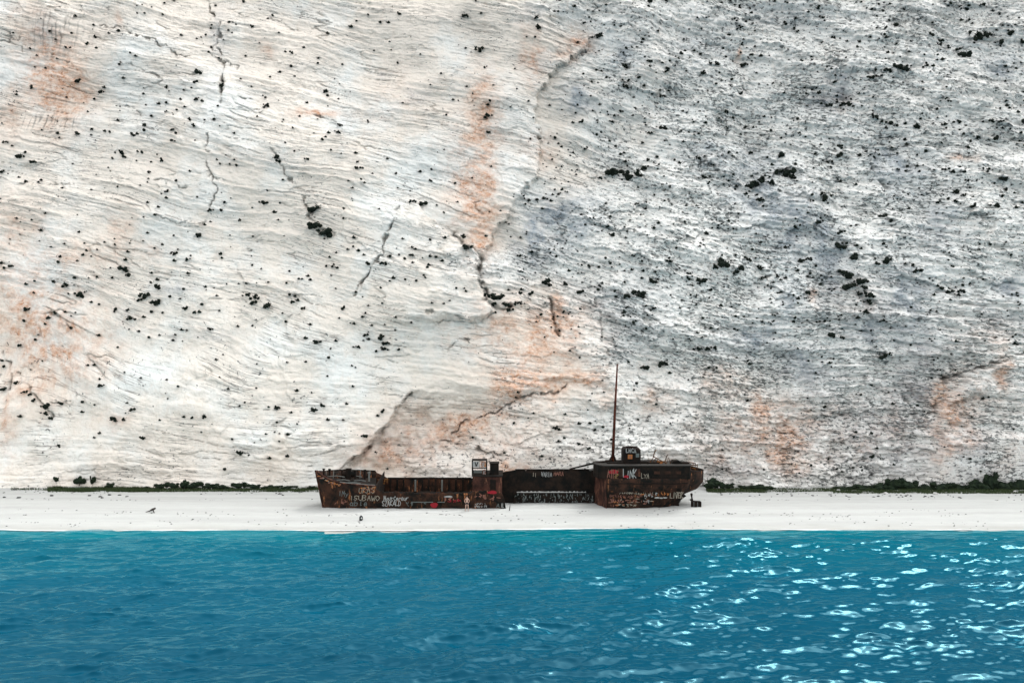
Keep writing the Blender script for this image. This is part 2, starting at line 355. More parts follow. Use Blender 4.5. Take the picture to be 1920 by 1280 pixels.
def grid_mesh(name, VX, VY, VZ):
    n, m_ = VX.shape
    me = bpy.data.meshes.new(name); me.vertices.add(n*m_)
    me.vertices.foreach_set('co', np.stack([VX, VY, VZ], -1).astype(np.float32).ravel())
    idx = np.arange(n*m_).reshape(n, m_)
    qd = np.stack([idx[:-1,:-1], idx[:-1,1:], idx[1:,1:], idx[1:,:-1]], -1).reshape(-1, 4).astype(np.int32)
    me.loops.add(qd.size); me.loops.foreach_set('vertex_index', qd.ravel())
    me.polygons.add(len(qd)); me.polygons.foreach_set('loop_start', np.arange(0, qd.size, 4, dtype=np.int32))
    me.update(calc_edges=True); me.validate()
    me.polygons.foreach_set('use_smooth', np.ones(len(qd), bool))
    return me
# plateau behind the rim closes the top
top = 3
VX = np.vstack([X]+[X[-1:]]*top); VZ = np.vstack([Z]+[Z[-1:]+k for k in (.8, 1.5, 2)]); VY = np.vstack([Ycl]+[Ycl[-1:]+k for k in (3, 15, 80)])
st = np.concatenate([stain_shade]+[stain_shade[-1:]]*top, 0)
me = grid_mesh('cliff', VX, VY, VZ)
VQ = np.vstack([q]+[q[-1:]+k for k in (1, 2, 3)])
ba = me.attributes.new('bed', 'FLOAT_VECTOR', 'POINT'); ba.data.foreach_set('vector', np.stack([VX, VQ, VQ*0], -1).astype(np.float32).ravel())
ca = me.color_attributes.new('stain_shade', 'FLOAT_COLOR', 'POINT'); ca.data.foreach_set('color', st.ravel())
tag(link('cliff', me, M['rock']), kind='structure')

# ------------------------------------------------------------------ beach
def shore_y(x):           # where the beach meets the sea
    return 108.0+.5*np.sin(x/17.+.6)+.28*np.sin(x/7.3)+.8*sstep(-50, -62, x)+.0*x
def beach_z(x, y):
    s = shore_y(x)
    z = np.where(y < 114.5, WATER+(y-s)/(114.5-s)*1.2, 0.0)
    z = np.where(y < s-2, WATER-(s-2-y)*.35-.37, z)
    z = z+.10*np.exp(-((y-112.2-.5*np.sin(x/11))/.7)**2)-.06*np.exp(-((y-110.3-.4*np.sin(x/9+1))/.5)**2)
    return z
yb = np.concatenate([np.arange(80, 104, 2.), np.arange(104, 134, .22), np.arange(134, 175, 4.)])
xb = np.concatenate([np.arange(-230, -75, 4.), np.arange(-75, 75, .4), np.arange(75, 231, 4.)])
BX, BY = np.meshgrid(xb, yb)
BZ = beach_z(BX, BY)+.05*fbm(BX/2.5, BY/1.2, 4, 130)+.03*fbm(BX/.8, BY/.5, 2, 131)
m, nt, b = newmat('white_pebbles')
v = objco(nt); vb = objco(nt, (.05, 1, 1))
n1 = noise(nt, .6, 6, .6, vb); n2 = noise(nt, 9, 4, .7, v); n3 = noise(nt, .25, 4, .5, v)
c = mix(nt, ramp(nt, n1, [(.4, 0), (.68, 1)]), (.365,.374,.362), (.31,.316,.305))
c = mix(nt, math_(nt, 'MULTIPLY', ramp(nt, n2, [(.55, 0), (.75, 1)]), .45), c, (.22,.22,.21))
sx = nd(nt, 'ShaderNodeSeparateXYZ'); nt.links.new(v, sx.inputs[0])
wet = ramp(nt, math_(nt, 'ADD', math_(nt, 'MULTIPLY', sx.outputs[2], .5), math_(nt, 'MULTIPLY', n3, .25)), [(-.0, 1), (.001, 1)])
wf = nd(nt, 'ShaderNodeMapRange'); wf.inputs[1].default_value = -1.2; wf.inputs[2].default_value = -.85; wf.inputs[3].default_value = .55; wf.inputs[4].default_value = 0
nt.links.new(math_(nt, 'ADD', sx.outputs[2], math_(nt, 'MULTIPLY', math_(nt, 'SUBTRACT', n3, .5), .5)), wf.inputs[0])
c = mix(nt, wf.outputs[0], c, (.25,.25,.225))
nt.links.new(c, b.inputs['Base Color']); b.inputs['Roughness'].default_value = .9
bump(nt, b, n2, .5, .05)
tag(link('beach', grid_mesh('beach', BX, BY, BZ), m), kind='structure')
def ground(px, py, lo=108.2, hi=130.5):
    for _ in range(40):
        mid = (lo+hi)/2; x = (px-960)/F*mid; z = float(beach_z(np.array(x), np.array(mid)))
        if 640+(CAMZ-z)*F/mid > py: lo = mid
        else: hi = mid
    return (px-960)/F*mid, mid, z

# ------------------------------------------------------------------ sea
rows = np.concatenate([-300+np.cumsum(np.linspace(60, .3, 14))*350/np.sum(np.linspace(60,.3,14)), np.arange(50.2, 80, .105), np.arange(80, 111.5, .15)])
u = np.concatenate([-np.geomspace(1.02, 9, 40)[::-1], np.linspace(-1, 1, 860), np.geomspace(1.02, 9, 40)])
SY = np.repeat(rows[:, None], len(u), 1); SX = u[None, :]*np.maximum(SY, 50)*.60
rs = np.random.RandomState(3)
H = np.zeros(SX.shape); DX = np.zeros(SX.shape); DY = np.zeros(SX.shape)
NW = 90
lam = np.geomspace(.58, 9.0, NW)*rs.uniform(.9, 1.1, NW)
for l in lam:
    th = rad(-90)+rs.normal(0, .42)+.15
    k = 2*np.pi/l; sl = (.046 if l < 2.2 else .044)*(1 if l < 3.5 else .6)
    a = sl/k*1.0
    kx, ky = k*math.cos(th), k*math.sin(th); ph = kx*SX+ky*SY+rs.uniform(0, 6.28)
    cph = np.cos(ph); sph = np.sin(ph)
    H += a*cph; DX -= .8*a*math.cos(th)*sph; DY -= .8*a*math.sin(th)*sph
gust = np.clip(.95+.55*fbm(SX/11, SY/9, 3, 140), .45, 1.5)
damp = (1-.75*sstep(100, 109, SY))*sstep(20, 52, SY)*gust
me = grid_mesh('sea', SX+DX*damp, SY+DY*damp, WATER+H*damp)
m, nt, b = newmat('sea_water')
v = objco(nt); sx = nd(nt, 'ShaderNodeSeparateXYZ'); nt.links.new(v, sx.inputs[0])
mr = nd(nt, 'ShaderNodeMapRange'); mr.inputs[1].default_value = 60; mr.inputs[2].default_value = 108
nt.links.new(sx.outputs[1], mr.inputs[0])
nz = noise(nt, .07, 5, .6, objco(nt, (.5, 1.3, 1)))
dep = math_(nt, 'ADD', mr.outputs[0], math_(nt, 'MULTIPLY', math_(nt, 'SUBTRACT', nz, .5), .5))
c = ramp(nt, dep, [(0, (.0,.032,.060)), (.5, (.0,.048,.084)), (.86, (.0,.068,.104)), (1, (.0,.100,.130))])
nt.nodes.remove(b)
rip = noise(nt, 2.6, 4, .6, objco(nt, (.7, 1.5, 1)))
bn = nd(nt, 'ShaderNodeBump'); bn.inputs['Strength'].default_value = .2; bn.inputs['Distance'].default_value = .06; nt.links.new(rip, bn.inputs['Height'])
df = nd(nt, 'ShaderNodeBsdfDiffuse'); gl = nd(nt, 'ShaderNodeBsdfGlossy'); fr = nd(nt, 'ShaderNodeFresnel'); mx = nd(nt, 'ShaderNodeMixShader')
nt.links.new(c, df.inputs['Color']); gl.inputs['Color'].default_value = (.40, .88, 1, 1); gl.inputs['Roughness'].default_value = .04; fr.inputs['IOR'].default_value = 1.21
for n_ in (df, gl, fr): nt.links.new(bn.outputs[0], n_.inputs['Normal'])
nt.links.new(math_(nt, 'MINIMUM', math_(nt, 'MULTIPLY', fr.outputs[0], .95), .50), mx.inputs[0]); nt.links.new(df.outputs[0], mx.inputs[1]); nt.links.new(gl.outputs[0], mx.inputs[2])
nt.links.new(mx.outputs[0], nt.nodes['Material Output'].inputs['Surface'])
tag(link('sea', me, m), kind='structure')
# thin line of foam where the swell dies on the pebbles
mb = MB(); xx = np.arange(-75, 75, .35)
cw = .02+.26*np.clip(fbm(xx/6, xx*0, 4, 150)+.25, 0, 1.2); cy = shore_y(xx)-.12+.12*fbm(xx/3, xx*0+3, 3, 151)
top_, bot_ = [], []
for x, w_, y in zip(xx, cw, cy):
    zc = WATER+.07
    top_.append((x, y+w_, max(zc, float(beach_z(np.array(x), np.array(y+w_)))+.06))); bot_.append((x, y-w_, zc-.01))
mb.grid([bot_, top_])
o = mb.build('surf_foam', paint('foam', (.62,.64,.64), .6, .08)); solid(o, .03)
tag(o, 'thin broken line of white foam along the waterline', 'foam', kind='stuff')

# ------------------------------------------------------------------ foliage
def leaf_blob(n, size, seed, lumps=5, flat=.85, solid_core=.62, core=.62, spread=.6):
    r = random.Random(seed); mb = MB()
    cs = [(0,0,.05,core)]+[(r.uniform(-spread,spread), r.uniform(-.5,.5), r.uniform(-.35,.5)*flat, r.uniform(.22,.48)) for _ in range(lumps)]
    for (cx, cy, cz, cr) in cs:       # knotted inner twigs and leaf mass
        vs = []; fs = []; nu, nv = 8, 5
        for i in range(nv+1):
            for k in range(nu):
                a = math.pi*i/nv; t = 2*math.pi*k/nu; rr = cr*solid_core*r.uniform(.75, 1.25)
                vs.append((cx+rr*math.sin(a)*math.cos(t), cy+rr*math.sin(a)*math.sin(t), cz+rr*math.cos(a)))
        for i in range(nv):
            for k in range(nu):
                fs.append((i*nu+k, i*nu+(k+1)%nu, (i+1)*nu+(k+1)%nu, (i+1)*nu+k))
        mb.add(vs, fs)
    for _ in range(n):
        cx, cy, cz, cr = r.choice(cs)
        a = r.uniform(0, 6.28); el = math.asin(r.uniform(-.5, 1)); rr = cr*r.uniform(.6, 1.18)
        p = np.array((cx+rr*math.cos(el)*math.cos(a), cy+rr*math.cos(el)*math.sin(a), cz+rr*math.sin(el)))
        d1 = np.array([r.gauss(0,1) for _ in range(3)]); d1 /= np.linalg.norm(d1)
        d2 = np.cross(d1, [r.gauss(0,1) for _ in range(3)]); d2 /= np.linalg.norm(d2)+1e-9
        s = size*r.uniform(.6, 1.3)
        mb.add([p-d1*s, p-d2*s*.5, p+d1*s, p+d2*s*.5], [(0,1,2,3)])
    return mb
small_mesh = []
for i in range(10):
    me = leaf_blob(80, .17, 100+i, lumps=4+i % 4, solid_core=.8, core=.36+.03*(i % 5), spread=.85).mesh('shrub'); me.materials.append(M['shrub']); small_mesh.append(me)
T1 = [430,95,10,440,455,12,180,490,12,256,382,6,280,178,8,1100,405,16,1092,462,13,932,490,10,1070,492,6,890,580,8,930,575,8,1100,555,10,1130,565,8,988,615,7,1060,668,9,660,672,7,493,625,6,808,700,11,848,650,8,745,755,12,768,748,8,515,722,9,615,738,7,1082,702,10,965,725,9,985,745,8,965,785,10,1145,670,5,1090,785,5,120,875,16,145,852,8,192,905,12,35,795,9,70,815,6,15,960,10,150,1015,10,108,990,6,235,1005,7,352,1050,6,410,915,5,680,850,12,690,875,10,630,885,7,845,905,6,908,895,11,835,962,10,985,1010,8,940,1068,9,930,1105,8,825,1130,7,825,1018,5,785,1035,5,885,1155,7,865,1200,7,1240,1175,9,1180,1175,12,1145,1255,8,1550,880,18,1560,905,12,1645,845,6,1715,890,9,1580,1005,7,1480,1135,18,1565,1135,6,1410,1160,5,1345,1230,9,1630,298,9,1628,372,8,1565,405,8,1345,443,6,1372,315,6,1297,185,5,1410,152,10,1362,12,8,1498,105,5,1648,428,6,1716,575,7,1820,512,12,1775,355,7,1583,670,5,1675,650,6,1835,742,8,1885,740,10,1900,700,9,1800,780,8,1230,915,6,1310,745,6,1240,480,12,1750,1170,22,1765,1260,30,535,210,9,540,270,7,490,248,10,570,515,11,585,490,8,530,555,7,668,362,8,690,438,8,758,315,7,730,297,6,985,368,4,920,20,6,1225,327,6,1490,590,10]
T2 = [265,128,8,218,128,8,150,85,6,85,120,6,322,80,10,690,92,12,1720,15,16,1440,200,14,1575,375,16,1590,485,14,1480,435,10,1660,435,10,1720,345,12,1790,540,10,1345,680,10,820,650,18,825,740,10,90,905,9,92,940,11,80,855,8,65,1050,7,130,1020,6,500,1010,9,635,1025,8,650,1130,7,15,1165,7,12,1220,7,455,1140,18,400,1125,12,1490,970,25,1530,965,30,1590,985,28,1650,975,28,1690,940,18,1710,895,10,1800,720,16,1710,745,10,1680,800,10,1885,910,8,1650,1140,9,1700,1130,7,1775,1160,7,1490,1265,9,1770,1245,8,1360,1255,7,1450,400,8,1815,400,9,1880,330,8,1560,625,9,1290,685,7,1440,585,7,770,280,16,800,380,9,945,600,5,175,970,6,315,1050,5,1100,155,14,1090,100,10]
T3 = [1650,215,30,1690,200,18,1770,245,22,1825,190,16,1890,240,16,1600,185,10,1380,195,12,1215,385,22,1140,395,14,1180,372,14,1040,435,14,1080,428,9,1075,392,8,1560,310,22,1440,230,12,1480,270,10,1430,250,9,1180,145,16,845,460,10,900,585,16,815,590,12,755,520,9,1075,655,18,1150,690,14,1190,705,12,1130,715,9,1300,710,18,1110,680,8,1540,680,9,1720,680,12,1775,680,10,1890,680,14,1640,770,14,1740,775,16,1600,790,9,1560,750,9,340,365,16,190,360,12,150,355,9,110,410,12,95,305,12,430,315,10,380,310,9,320,160,9,620,165,10,700,70,7,755,50,8,630,105,7,840,215,9,780,240,8,985,235,8,1045,210,8,1055,55,8,1540,40,9,1580,55,9,1670,30,10,1550,115,8,1390,130,7,545,870,22,580,970,30,600,990,20,540,960,18,400,1035,32,440,1010,25,370,1045,20,490,1020,14,425,1115,14,375,855,12,255,855,12,90,885,14,115,990,12,650,745,8,685,765,6,870,870,18,1015,850,9,880,815,9,1355,845,9,790,1105,22,775,1080,12,965,1030,8,885,1160,10,750,1240,14,1110,1210,16,1160,1235,14,1250,930,10,1460,950,12,1500,960,10,1570,960,9,1775,1000,18,1800,1060,12,1780,1095,10,1520,1075,18,1560,1090,10,1740,1150,16,1620,1150,14,1520,1125,12,1420,1130,10,1675,940,6,240,625,10,280,660,8,325,525,10,640,665,9]
T4 = [485,118,7,467,142,8,330,183,9,340,152,8,433,175,6,12,188,9,28,215,8,68,205,10,300,292,11,418,270,9,147,305,8,195,288,7,380,312,18,450,365,20,155,445,12,138,510,9,202,615,8,117,648,10,700,225,22,720,255,14,885,323,18,880,280,9,812,370,22,780,395,11,878,408,20,850,243,7,845,297,7,630,270,7,545,265,7,497,272,5,618,215,5,715,125,8,705,170,9,975,135,13,1048,168,10,1050,245,8,1028,333,8,908,85,7,972,35,6,1118,35,14,445,15,7,825,20,7,800,65,5,585,72,6,1040,440,12,1088,462,12,1115,460,9,1128,418,9,1008,388,6,950,375,9,910,465,7,850,460,9,803,488,8,735,495,20,715,450,10,835,602,8,970,618,8,1178,555,10,1015,560,8,270,495,9,310,465,10,255,528,7,402,550,9,557,590,8,515,405,7,555,418,7,495,757,7,530,755,7,568,870,11,560,835,7,20,730,10,25,765,9,25,890,12,97,855,11,140,905,11,180,920,12,193,952,12,270,985,22,240,985,12,258,1025,14,285,1052,12,465,962,9,460,1017,8,530,978,6,345,970,10,640,1055,18,690,1060,12,740,1005,12,800,1160,12,332,1205,10,560,1135,8,527,1160,6,893,1063,6,1075,1050,8,1145,1045,14,1030,1045,8,1125,1130,5,790,828,6,995,875,7,1275,888,7,1228,825,6,1247,698,5,1208,725,7,1340,985,6,1368,965,6,1550,993,12,1500,990,6,1628,1020,7,1753,1005,13,1795,980,10,1830,1060,9,1548,1075,7,1607,1142,9,1560,1182,6,1535,1130,5,1660,1085,6,1485,1140,6,1343,1243,15,1607,1262,11,1508,1275,9,1660,898,9,1740,910,5,1828,818,6,1835,715,9,1847,665,6,1875,620,8,1773,627,14,1705,605,9,1690,440,12,1665,395,9,1635,405,11,1650,372,7,1620,365,9,1600,300,7,1735,280,8,1380,365,13,1430,378,22,1495,425,20,1415,410,16,1410,200,6,1460,220,5,1498,295,6,1598,515,8,1578,468,6,1820,20,30,1840,155,7,1878,130,6,1330,540,7,1150,320,7,1415,40,6,1267,305,5,1435,750,5,1895,495,6]
T5 = [680,40,14,705,100,16,150,190,12,235,190,12,270,150,10,98,118,9,70,45,9,35,112,7,390,145,10,355,165,9,398,185,7,480,212,8,565,175,9,495,150,8,528,155,9,290,270,9,272,288,6,358,280,7,418,287,8,468,268,6,82,350,7,12,440,12,643,328,7,695,345,7,505,410,6,305,490,7,118,488,8,70,525,10,135,590,10,172,535,7,225,602,18,252,635,12,245,665,14,155,612,9,95,655,10,322,670,8,195,680,8,60,760,6,30,972,8,65,875,7,232,1012,11,203,1037,8,130,1150,11,10,1062,6,820,375,26,880,380,22,850,415,16,920,420,14,940,450,12,985,412,14,1060,358,14,1000,355,10,1140,295,24,1160,310,14,1250,305,16,1330,350,16,1215,600,12,1590,372,16,1660,365,24,1640,350,14,1730,290,16,1580,295,8,1675,272,8,1830,180,12,1500,190,9,1510,30,12,1435,210,8,1620,225,8,1525,345,8,1530,375,8,1740,440,8,1690,770,16,1790,750,20,1830,800,9,1757,975,8,1600,740,9,1455,602,6,1330,715,6,1187,685,5,1250,1030,7,1325,1082,9,1385,1080,9,1195,1105,12,1215,1115,9,1330,1195,10,1380,1220,10,1415,1118,8,1835,1080,5]
T6 = [205,190,32,180,210,18,315,220,22,300,240,14,370,172,14,430,215,14,450,270,10,525,262,12,30,248,11,30,275,10,110,285,16,95,290,12,860,95,22,945,155,26,660,175,14,700,165,12,1135,175,24,1075,190,12,910,260,26,915,320,28,890,240,18,1000,290,22,970,285,14,1010,325,14,1040,365,24,990,360,12,1030,405,18,1010,460,16,740,205,10,640,230,9,885,15,10,570,100,9,1440,330,12,1480,350,12,1550,345,14,1500,345,9,1420,315,8,1530,365,10,1290,235,14,1320,230,14,1280,200,10,690,355,14,208,425,10,110,495,8,820,590,22,890,605,12,640,665,7,175,660,14,140,665,12,90,665,12,60,670,8,1115,710,20,1150,695,12,990,922,8,1050,1265,16,965,1130,9,1050,1135,8,95,95,8,130,22,12]
shr = []
for T, ox, oy in ((T1,0,0),(T2,640,0),(T3,1280,0),(T4,0,430),(T5,640,430),(T6,1280,430)):
    for i in range(0, len(T), 3): shr.append((ox+T[i]/2.977, oy+T[i+1]/2.977, T[i+2]/2.977))
shr.sort(key=lambda s: -s[2])
# zones of the rock face, each told by something one can find beside it
def zone(px, py):
    if px < 640:
        if py < 230:
            return 'the cliff top left of the dark chimney crack' if px < 385 else 'the cliff top just right of the dark chimney crack'
        if py < 430: return 'pale left cliff face below the rust stained patch' if px < 320 else 'smooth white bedding left of the diagonal crack'
        if py < 640: return 'peach tinted left edge of the cliff, halfway up' if px < 215 else ('smooth white wall left of centre, halfway up' if px < 430 else 'white slab foot of the diagonal crack, halfway up')
        return 'peach tinted lower left corner of the cliff' if px < 215 else 'smooth white lower wall left of the bow'
    if px < 1020:
        if py < 250: return 'creamy bedded rock at the top centre of the cliff'
        if py < 430: return 'creamy bedded rock above the diagonal crack at the centre'
        if py < 560: return 'clean white slab beside the diagonal crack'
        if py < 640 and px > 880: return 'the notch at the right end of the white slab'
        return 'white wall above the cave behind the bow'
    if px < 1330:
        if py < 250: return 'grey bedded rock at the top right of centre'
        if py < 430: return 'grey rock around the wide bush ledge right of centre'
        if py < 640: return 'blue grey hollow above the mast'
        return 'brownish rock around the top of the mast'
    if py < 250: return 'grey rock in the top right corner' if px > 1640 else 'grey rock above the pair of big bushes at top right'
    if py < 430: return 'banded grey rock at the far right' if px > 1620 else 'blue grey rock around the pair of big bushes'
    if py < 640: return 'broken grey ledges halfway up the far right' if px > 1620 else 'grey rock below the pair of big bushes'
    return 'brown stained rock low on the right above the scrub'
BIG = {}
for i, (px, py, r) in enumerate(shr[:300]):
    x, y, z = cliff_at(px, py)
    s = (1.42+.9/max(r, 1.6))*r*y/F
    o = bpy.data.objects.new('shrub', small_mesh[i % 10]); C.objects.link(o)
    o.location = (x, y-.55*s-.08, z-.05*s); o.scale = (s*1.12*R.uniform(.85,1.15), s*.9, s*R.uniform(.8,1.0))
    o.rotation_euler = (0, 0, R.uniform(0, 6.28))
    zn = zone(px, py)
    size = 'large' if r > 6.5 else ('middling' if r > 3.6 else 'small')
    tag(o, f'{size} dark shrub on {zn}', 'shrub', 'dark shrubs clinging to the cliff')
# the smallest tufts, past counting
mb = MB()
tuft = leaf_blob(9, .4, 77, lumps=1, solid_core=.85)
tv = np.array(tuft.v)
def tuft_at(px, py, r):
    x, y, z = cliff_at(px, py); s = 1.7*r*y/F
    a = R.uniform(0, 6.28); ca_, sa_ = math.cos(a), math.sin(a)
    vv = np.stack([x+s*1.15*(tv[:,0]*ca_-tv[:,1]*sa_), y-.5*s-.06+s*(tv[:,0]*sa_+tv[:,1]*ca_), z+s*.85*tv[:,2]], -1)
    mb.add(vv.tolist(), tuft.f)
for (px, py, r) in shr[300:]: tuft_at(px, py, r*1.0)
cnt = 0
while cnt < 1900:
    px = R.uniform(0, 1920); py = R.uniform(0, 890)
    bx = np.interp(py, [0,150,330,420,520,600,700,780,900], [1030,1060,1010,950,915,1010,1130,1050,1000])
    right = px > bx
    pr = (.95 if right else .22)*(1 if py < 640 else .35)
    cl = float(pn(np.array(px/70.), np.array(py/45.), 160))
    pr *= max(0, min(1.6, .55+1.5*cl))
    if R.random() < pr:
        tuft_at(px, py, R.uniform(.9, 2.3) if R.random() < .85 else R.uniform(2, 3.2)); cnt += 1
o = mb.build('tufts', M['shrub'])
tag(o, 'countless tiny dark tufts speckling the cliff between the shrubs', 'tufts', kind='stuff')

# bushes along the foot of the cliff
bush_mesh = []
for i in range(6):
    me = leaf_blob(420, .085, 300+i, lumps=11, flat=1.0, solid_core=.8, spread=.75).mesh('foliage'); me.materials.append(M['bush']); bush_mesh.append(me)
sb = MB()
for k in range(5):
    a = k*1.3; sb.tube([(0,0,-.75),(.15*math.cos(a),.15*math.sin(a),-.35),(.4*math.cos(a),.4*math.sin(a),.1)],[.05,.035,.015],5)
stem_mesh = sb.mesh('stem'); stem_mesh.materials.append(M['stem'])
BUSH = [(105,903,10,12,'small round bush alone on the rock left of the pair of upright bushes'),
 (149,908,18,22,'broad dark upright bush standing against the cliff at lower left'),(174,908,9,21,'narrow dark upright bush right of the broad upright one at lower left'),
 (205,913,14,12,'low dark bush rising from the grass strip at lower left'),(277,917,16,7,'low dark bush at the left foot of the long bush row'),
 (301,914,26,13,'leftmost rounded bush of the long row left of the wreck'),(324,914,24,15,'second bush from the left in the long row left of the wreck'),
 (345,913,13,24,'tallest pointed bush in the long row left of the wreck'),(364,914,28,18,'broad rounded bush just right of the tallest one in the left row'),
 (394,914,26,12,'low bush near the middle of the left row'),(419,915,22,9,'lowest flat bush near the middle of the left row'),
 (446,914,28,15,'rounded taller bush in the right half of the left row'),(476,914,26,11,'third bush from the wreck end of the left row'),
 (507,915,28,9,'second bush from the wreck end of the left row'),(540,915,30,8,'last flat bush of the left row, nearest the bow'),(583,911,12,6,'small dark bush beside the bow at the cliff foot'),
 (1341,913,34,24,'dark bush right behind the wreck stern'),(1364,916,24,13,'lower bush just right of the one behind the stern'),(1398,917,24,9,'flat bush left of the long low one right of the stern'),
 (1424,917,44,12,'long low bush on the strip right of the stern'),(1583,921,40,13,'leftmost low bush of the dark thicket at right'),(1622,921,48,15,'second bush of the dark thicket from the left'),
 (1655,921,40,20,'third bush of the dark thicket from the left'),(1676,919,34,30,'first tall bush of the dark thicket from the left'),(1704,921,44,28,'broad tall bush left of the dip in the dark thicket'),
 (1734,922,38,20,'lower bush filling the dip in the dark thicket'),(1768,922,44,24,'rounded bush right of the dip in the dark thicket'),(1803,923,40,19,'low bush before the tallest bush of the thicket'),
 (1834,922,36,28,'bush leaning on the tallest bush of the thicket'),(1858,919,32,42,'tallest bush of the dark thicket at right'),(1884,924,40,30,'big bush just right of the tallest one at right'),
 (1912,924,46,38,'big dark bush cut by the right picture edge')]
for i, (px, py, w_, h_, lab) in enumerate(BUSH):
    Yb = 129.6 if 290 < px < 1900 else 130.0
    if py < 910: x, Yb, z = cliff_at(px, py-h_*.5); Yb -= .6
    x, _, zb = at(px, py, Yb); zb = min(zb, .15) if py > 909 else zb
    ww = w_*Yb/F; hh = h_*Yb/F
    e = empty('bush', (x, Yb, zb)); tag(e, lab, 'bush', 'bushes along the foot of the cliff')
    f = bpy.data.objects.new('foliage', bush_mesh[i % 6]); C.objects.link(f); f.parent = e
    f.location = (0, 0, hh*.34); f.scale = (ww*.60, max(.6, ww*.4), hh*.58); f.rotation_euler = (0, 0, R.uniform(-.3, .3))
    s_ = bpy.data.objects.new('stem', stem_mesh); C.objects.link(s_); s_.parent = e
    s_.location = (0, 0, hh*.45); s_.scale = (ww*.5, .6, hh*.75)
# grass strip
mb = MB()
def blades(x0, x1, n, ymin, ymax, hmax):
    for _ in range(n):
        px = R.uniform(x0, x1); Yb = R.uniform(ymin, ymax); x = (px-960)/F*Yb
        dens = .5+float(pn(np.array(px/40.), np.array(Yb*1.5), 170))
        if R.random() > dens+.25: continue
        h_ = hmax*R.uniform(.4, 1)*(.5+dens*.6); a = R.uniform(0, 3.14); wd = R.uniform(.03, .07)
        lx, ly = R.gauss(0, .12), R.gauss(0, .12)
        mb.add([(x-wd*math.cos(a), Yb-wd*math.sin(a), -.05), (x+wd*math.cos(a), Yb+wd*math.sin(a), -.05), (x+lx, Yb+ly, h_)], [(0,1,2)])
blades(20, 100, 700, 128.8, 130.6, .3); blades(90, 300, 9000, 127.6, 130.8, .5); blades(290, 600, 9000, 127.8, 130.8, .4); blades(1325, 1440, 4500, 127.2, 130.8, .4); blades(1440, 1560, 2500, 127.6, 130.8, .28); blades(1560, 1940, 14000, 126.2, 130.8, .42)
o = mb.build('grass', M['grass']); tag(o, 'thin strip of green grass along the foot of the cliff', 'grass', kind='stuff')

# ------------------------------------------------------------------ stones and litter on the beach
def rockmesh(seed):
    r = random.Random(seed); vs = []; fs = []; nu, nv = 8, 5
    for i in range(nv+1):
        for k in range(nu):
            a = math.pi*i/nv; t = 2*math.pi*k/nu; q_ = 1 if i in (0, nv) else r.uniform(.7, 1.15)
            vs.append((q_*math.sin(a)*math.cos(t), .7*q_*math.sin(a)*math.sin(t), .6*q_*math.cos(a)))
    for i in range(nv):
        for k in range(nu): fs.append((i*nu+k, (i+1)*nu+k, (i+1)*nu+(k+1)%nu, i*nu+(k+1)%nu))
    b_ = MB(); b_.add(vs, fs); return b_.mesh('stone')
rm = [rockmesh(i) for i in range(6)]
for me in rm: me.materials.append(M['stone'])
rp = [rockmesh(20+i) for i in range(4)]
for me in rp: me.materials.append(M['palestone'])
STN = [(8,932,4),(35,933,5),(97,929,5),(188,931,5),(192,933,4),(205,928,5),(224,928,4),(238,931,4),(168,929,4),(525,926,5),(530,928,3),(518,925,3),(28,918,5),(45,917,4),(60,916,5)]
for i, (px, py, r) in enumerate(STN):
    x, y, z = ground(px, py); s = r*y/F
    o = bpy.data.objects.new('stone', rm[i % 6]); C.objects.link(o); o.location = (x, y, z+.1*s); o.scale = (s, s, s*.6); o.rotation_euler = (0, 0, R.uniform(0, 6))
    tag(o, 'dark stone on the upper beach left of the bow', 'stone', 'dark stones on the upper beach')
for i in range(46):
    px = R.uniform(1350, 1915); py = 924+R.uniform(0, 7)**1.0+(px-1350)/570*3; r = R.uniform(1.2, 3.4)
    x, y, z = ground(px, py); s = r*y/F
    o = bpy.data.objects.new('stone', rm[i % 6]); C.objects.link(o); o.location = (x, y, z+.1*s); o.scale = (s*1.2, s, s*.7); o.rotation_euler = (0, 0, R.uniform(0, 6))
    tag(o, 'small dark stone scattered below the scrub right of the stern', 'stone', 'dark stones on the upper beach')
for i, (px, py, r) in enumerate([(1567,916,4),(1655,921,4),(1748,922,5),(1896,919,5),(1465,920,3)]):
    x, y, z = ground(px, py+2); s = r*y/F
    o = bpy.data.objects.new('pale_boulder', rp[i % 4]); C.objects.link(o); o.location = (x, y-1.0, z+.2*s); o.scale = (s*1.3, s, s); o.rotation_euler = (0, 0, R.uniform(0, 6))
    tag(o, ['pale boulder just left of the dark thicket','pale boulder below the low left bushes of the thicket','pale boulder at the middle of the thicket foot','pale boulder at the foot of the thicket near the right picture edge','smallest pale boulder, halfway between stern and thicket'][i], 'boulder', 'pale boulders at the scrub edge')
# pebbles and wrack scattered along the swash lines
pv = np.array([v_.co[:] for v_ in rm[0].vertices]); pf_ = [tuple(p_.vertices) for p_ in rm[0].polygons]; mb = MB()
for k in range(900):
    line = R.choice([109.6, 110.6, 112.4, 113.6, 121.5, 126.5, 127.8]); px = R.uniform(-20, 1940); y = line+R.gauss(0, .35)+.5*math.sin(px/90.+line); x = (px-960)/F*y
    if float(pn(np.array(px/80.), np.array(line), 240)) < -.1: continue
    s_ = R.uniform(.03, .09)*(1.4 if line > 126 else 1); z = float(beach_z(np.array(x), np.array(y)))
    mb.add((pv*np.array((s_*1.5, s_, s_*.7))+np.array((x, y, z+.02))).tolist(), pf_)
o = mb.build('pebbles', M['stone']); tag(o, 'countless small grey pebbles and wrack strewn along the swash lines', 'pebbles', kind='stuff')
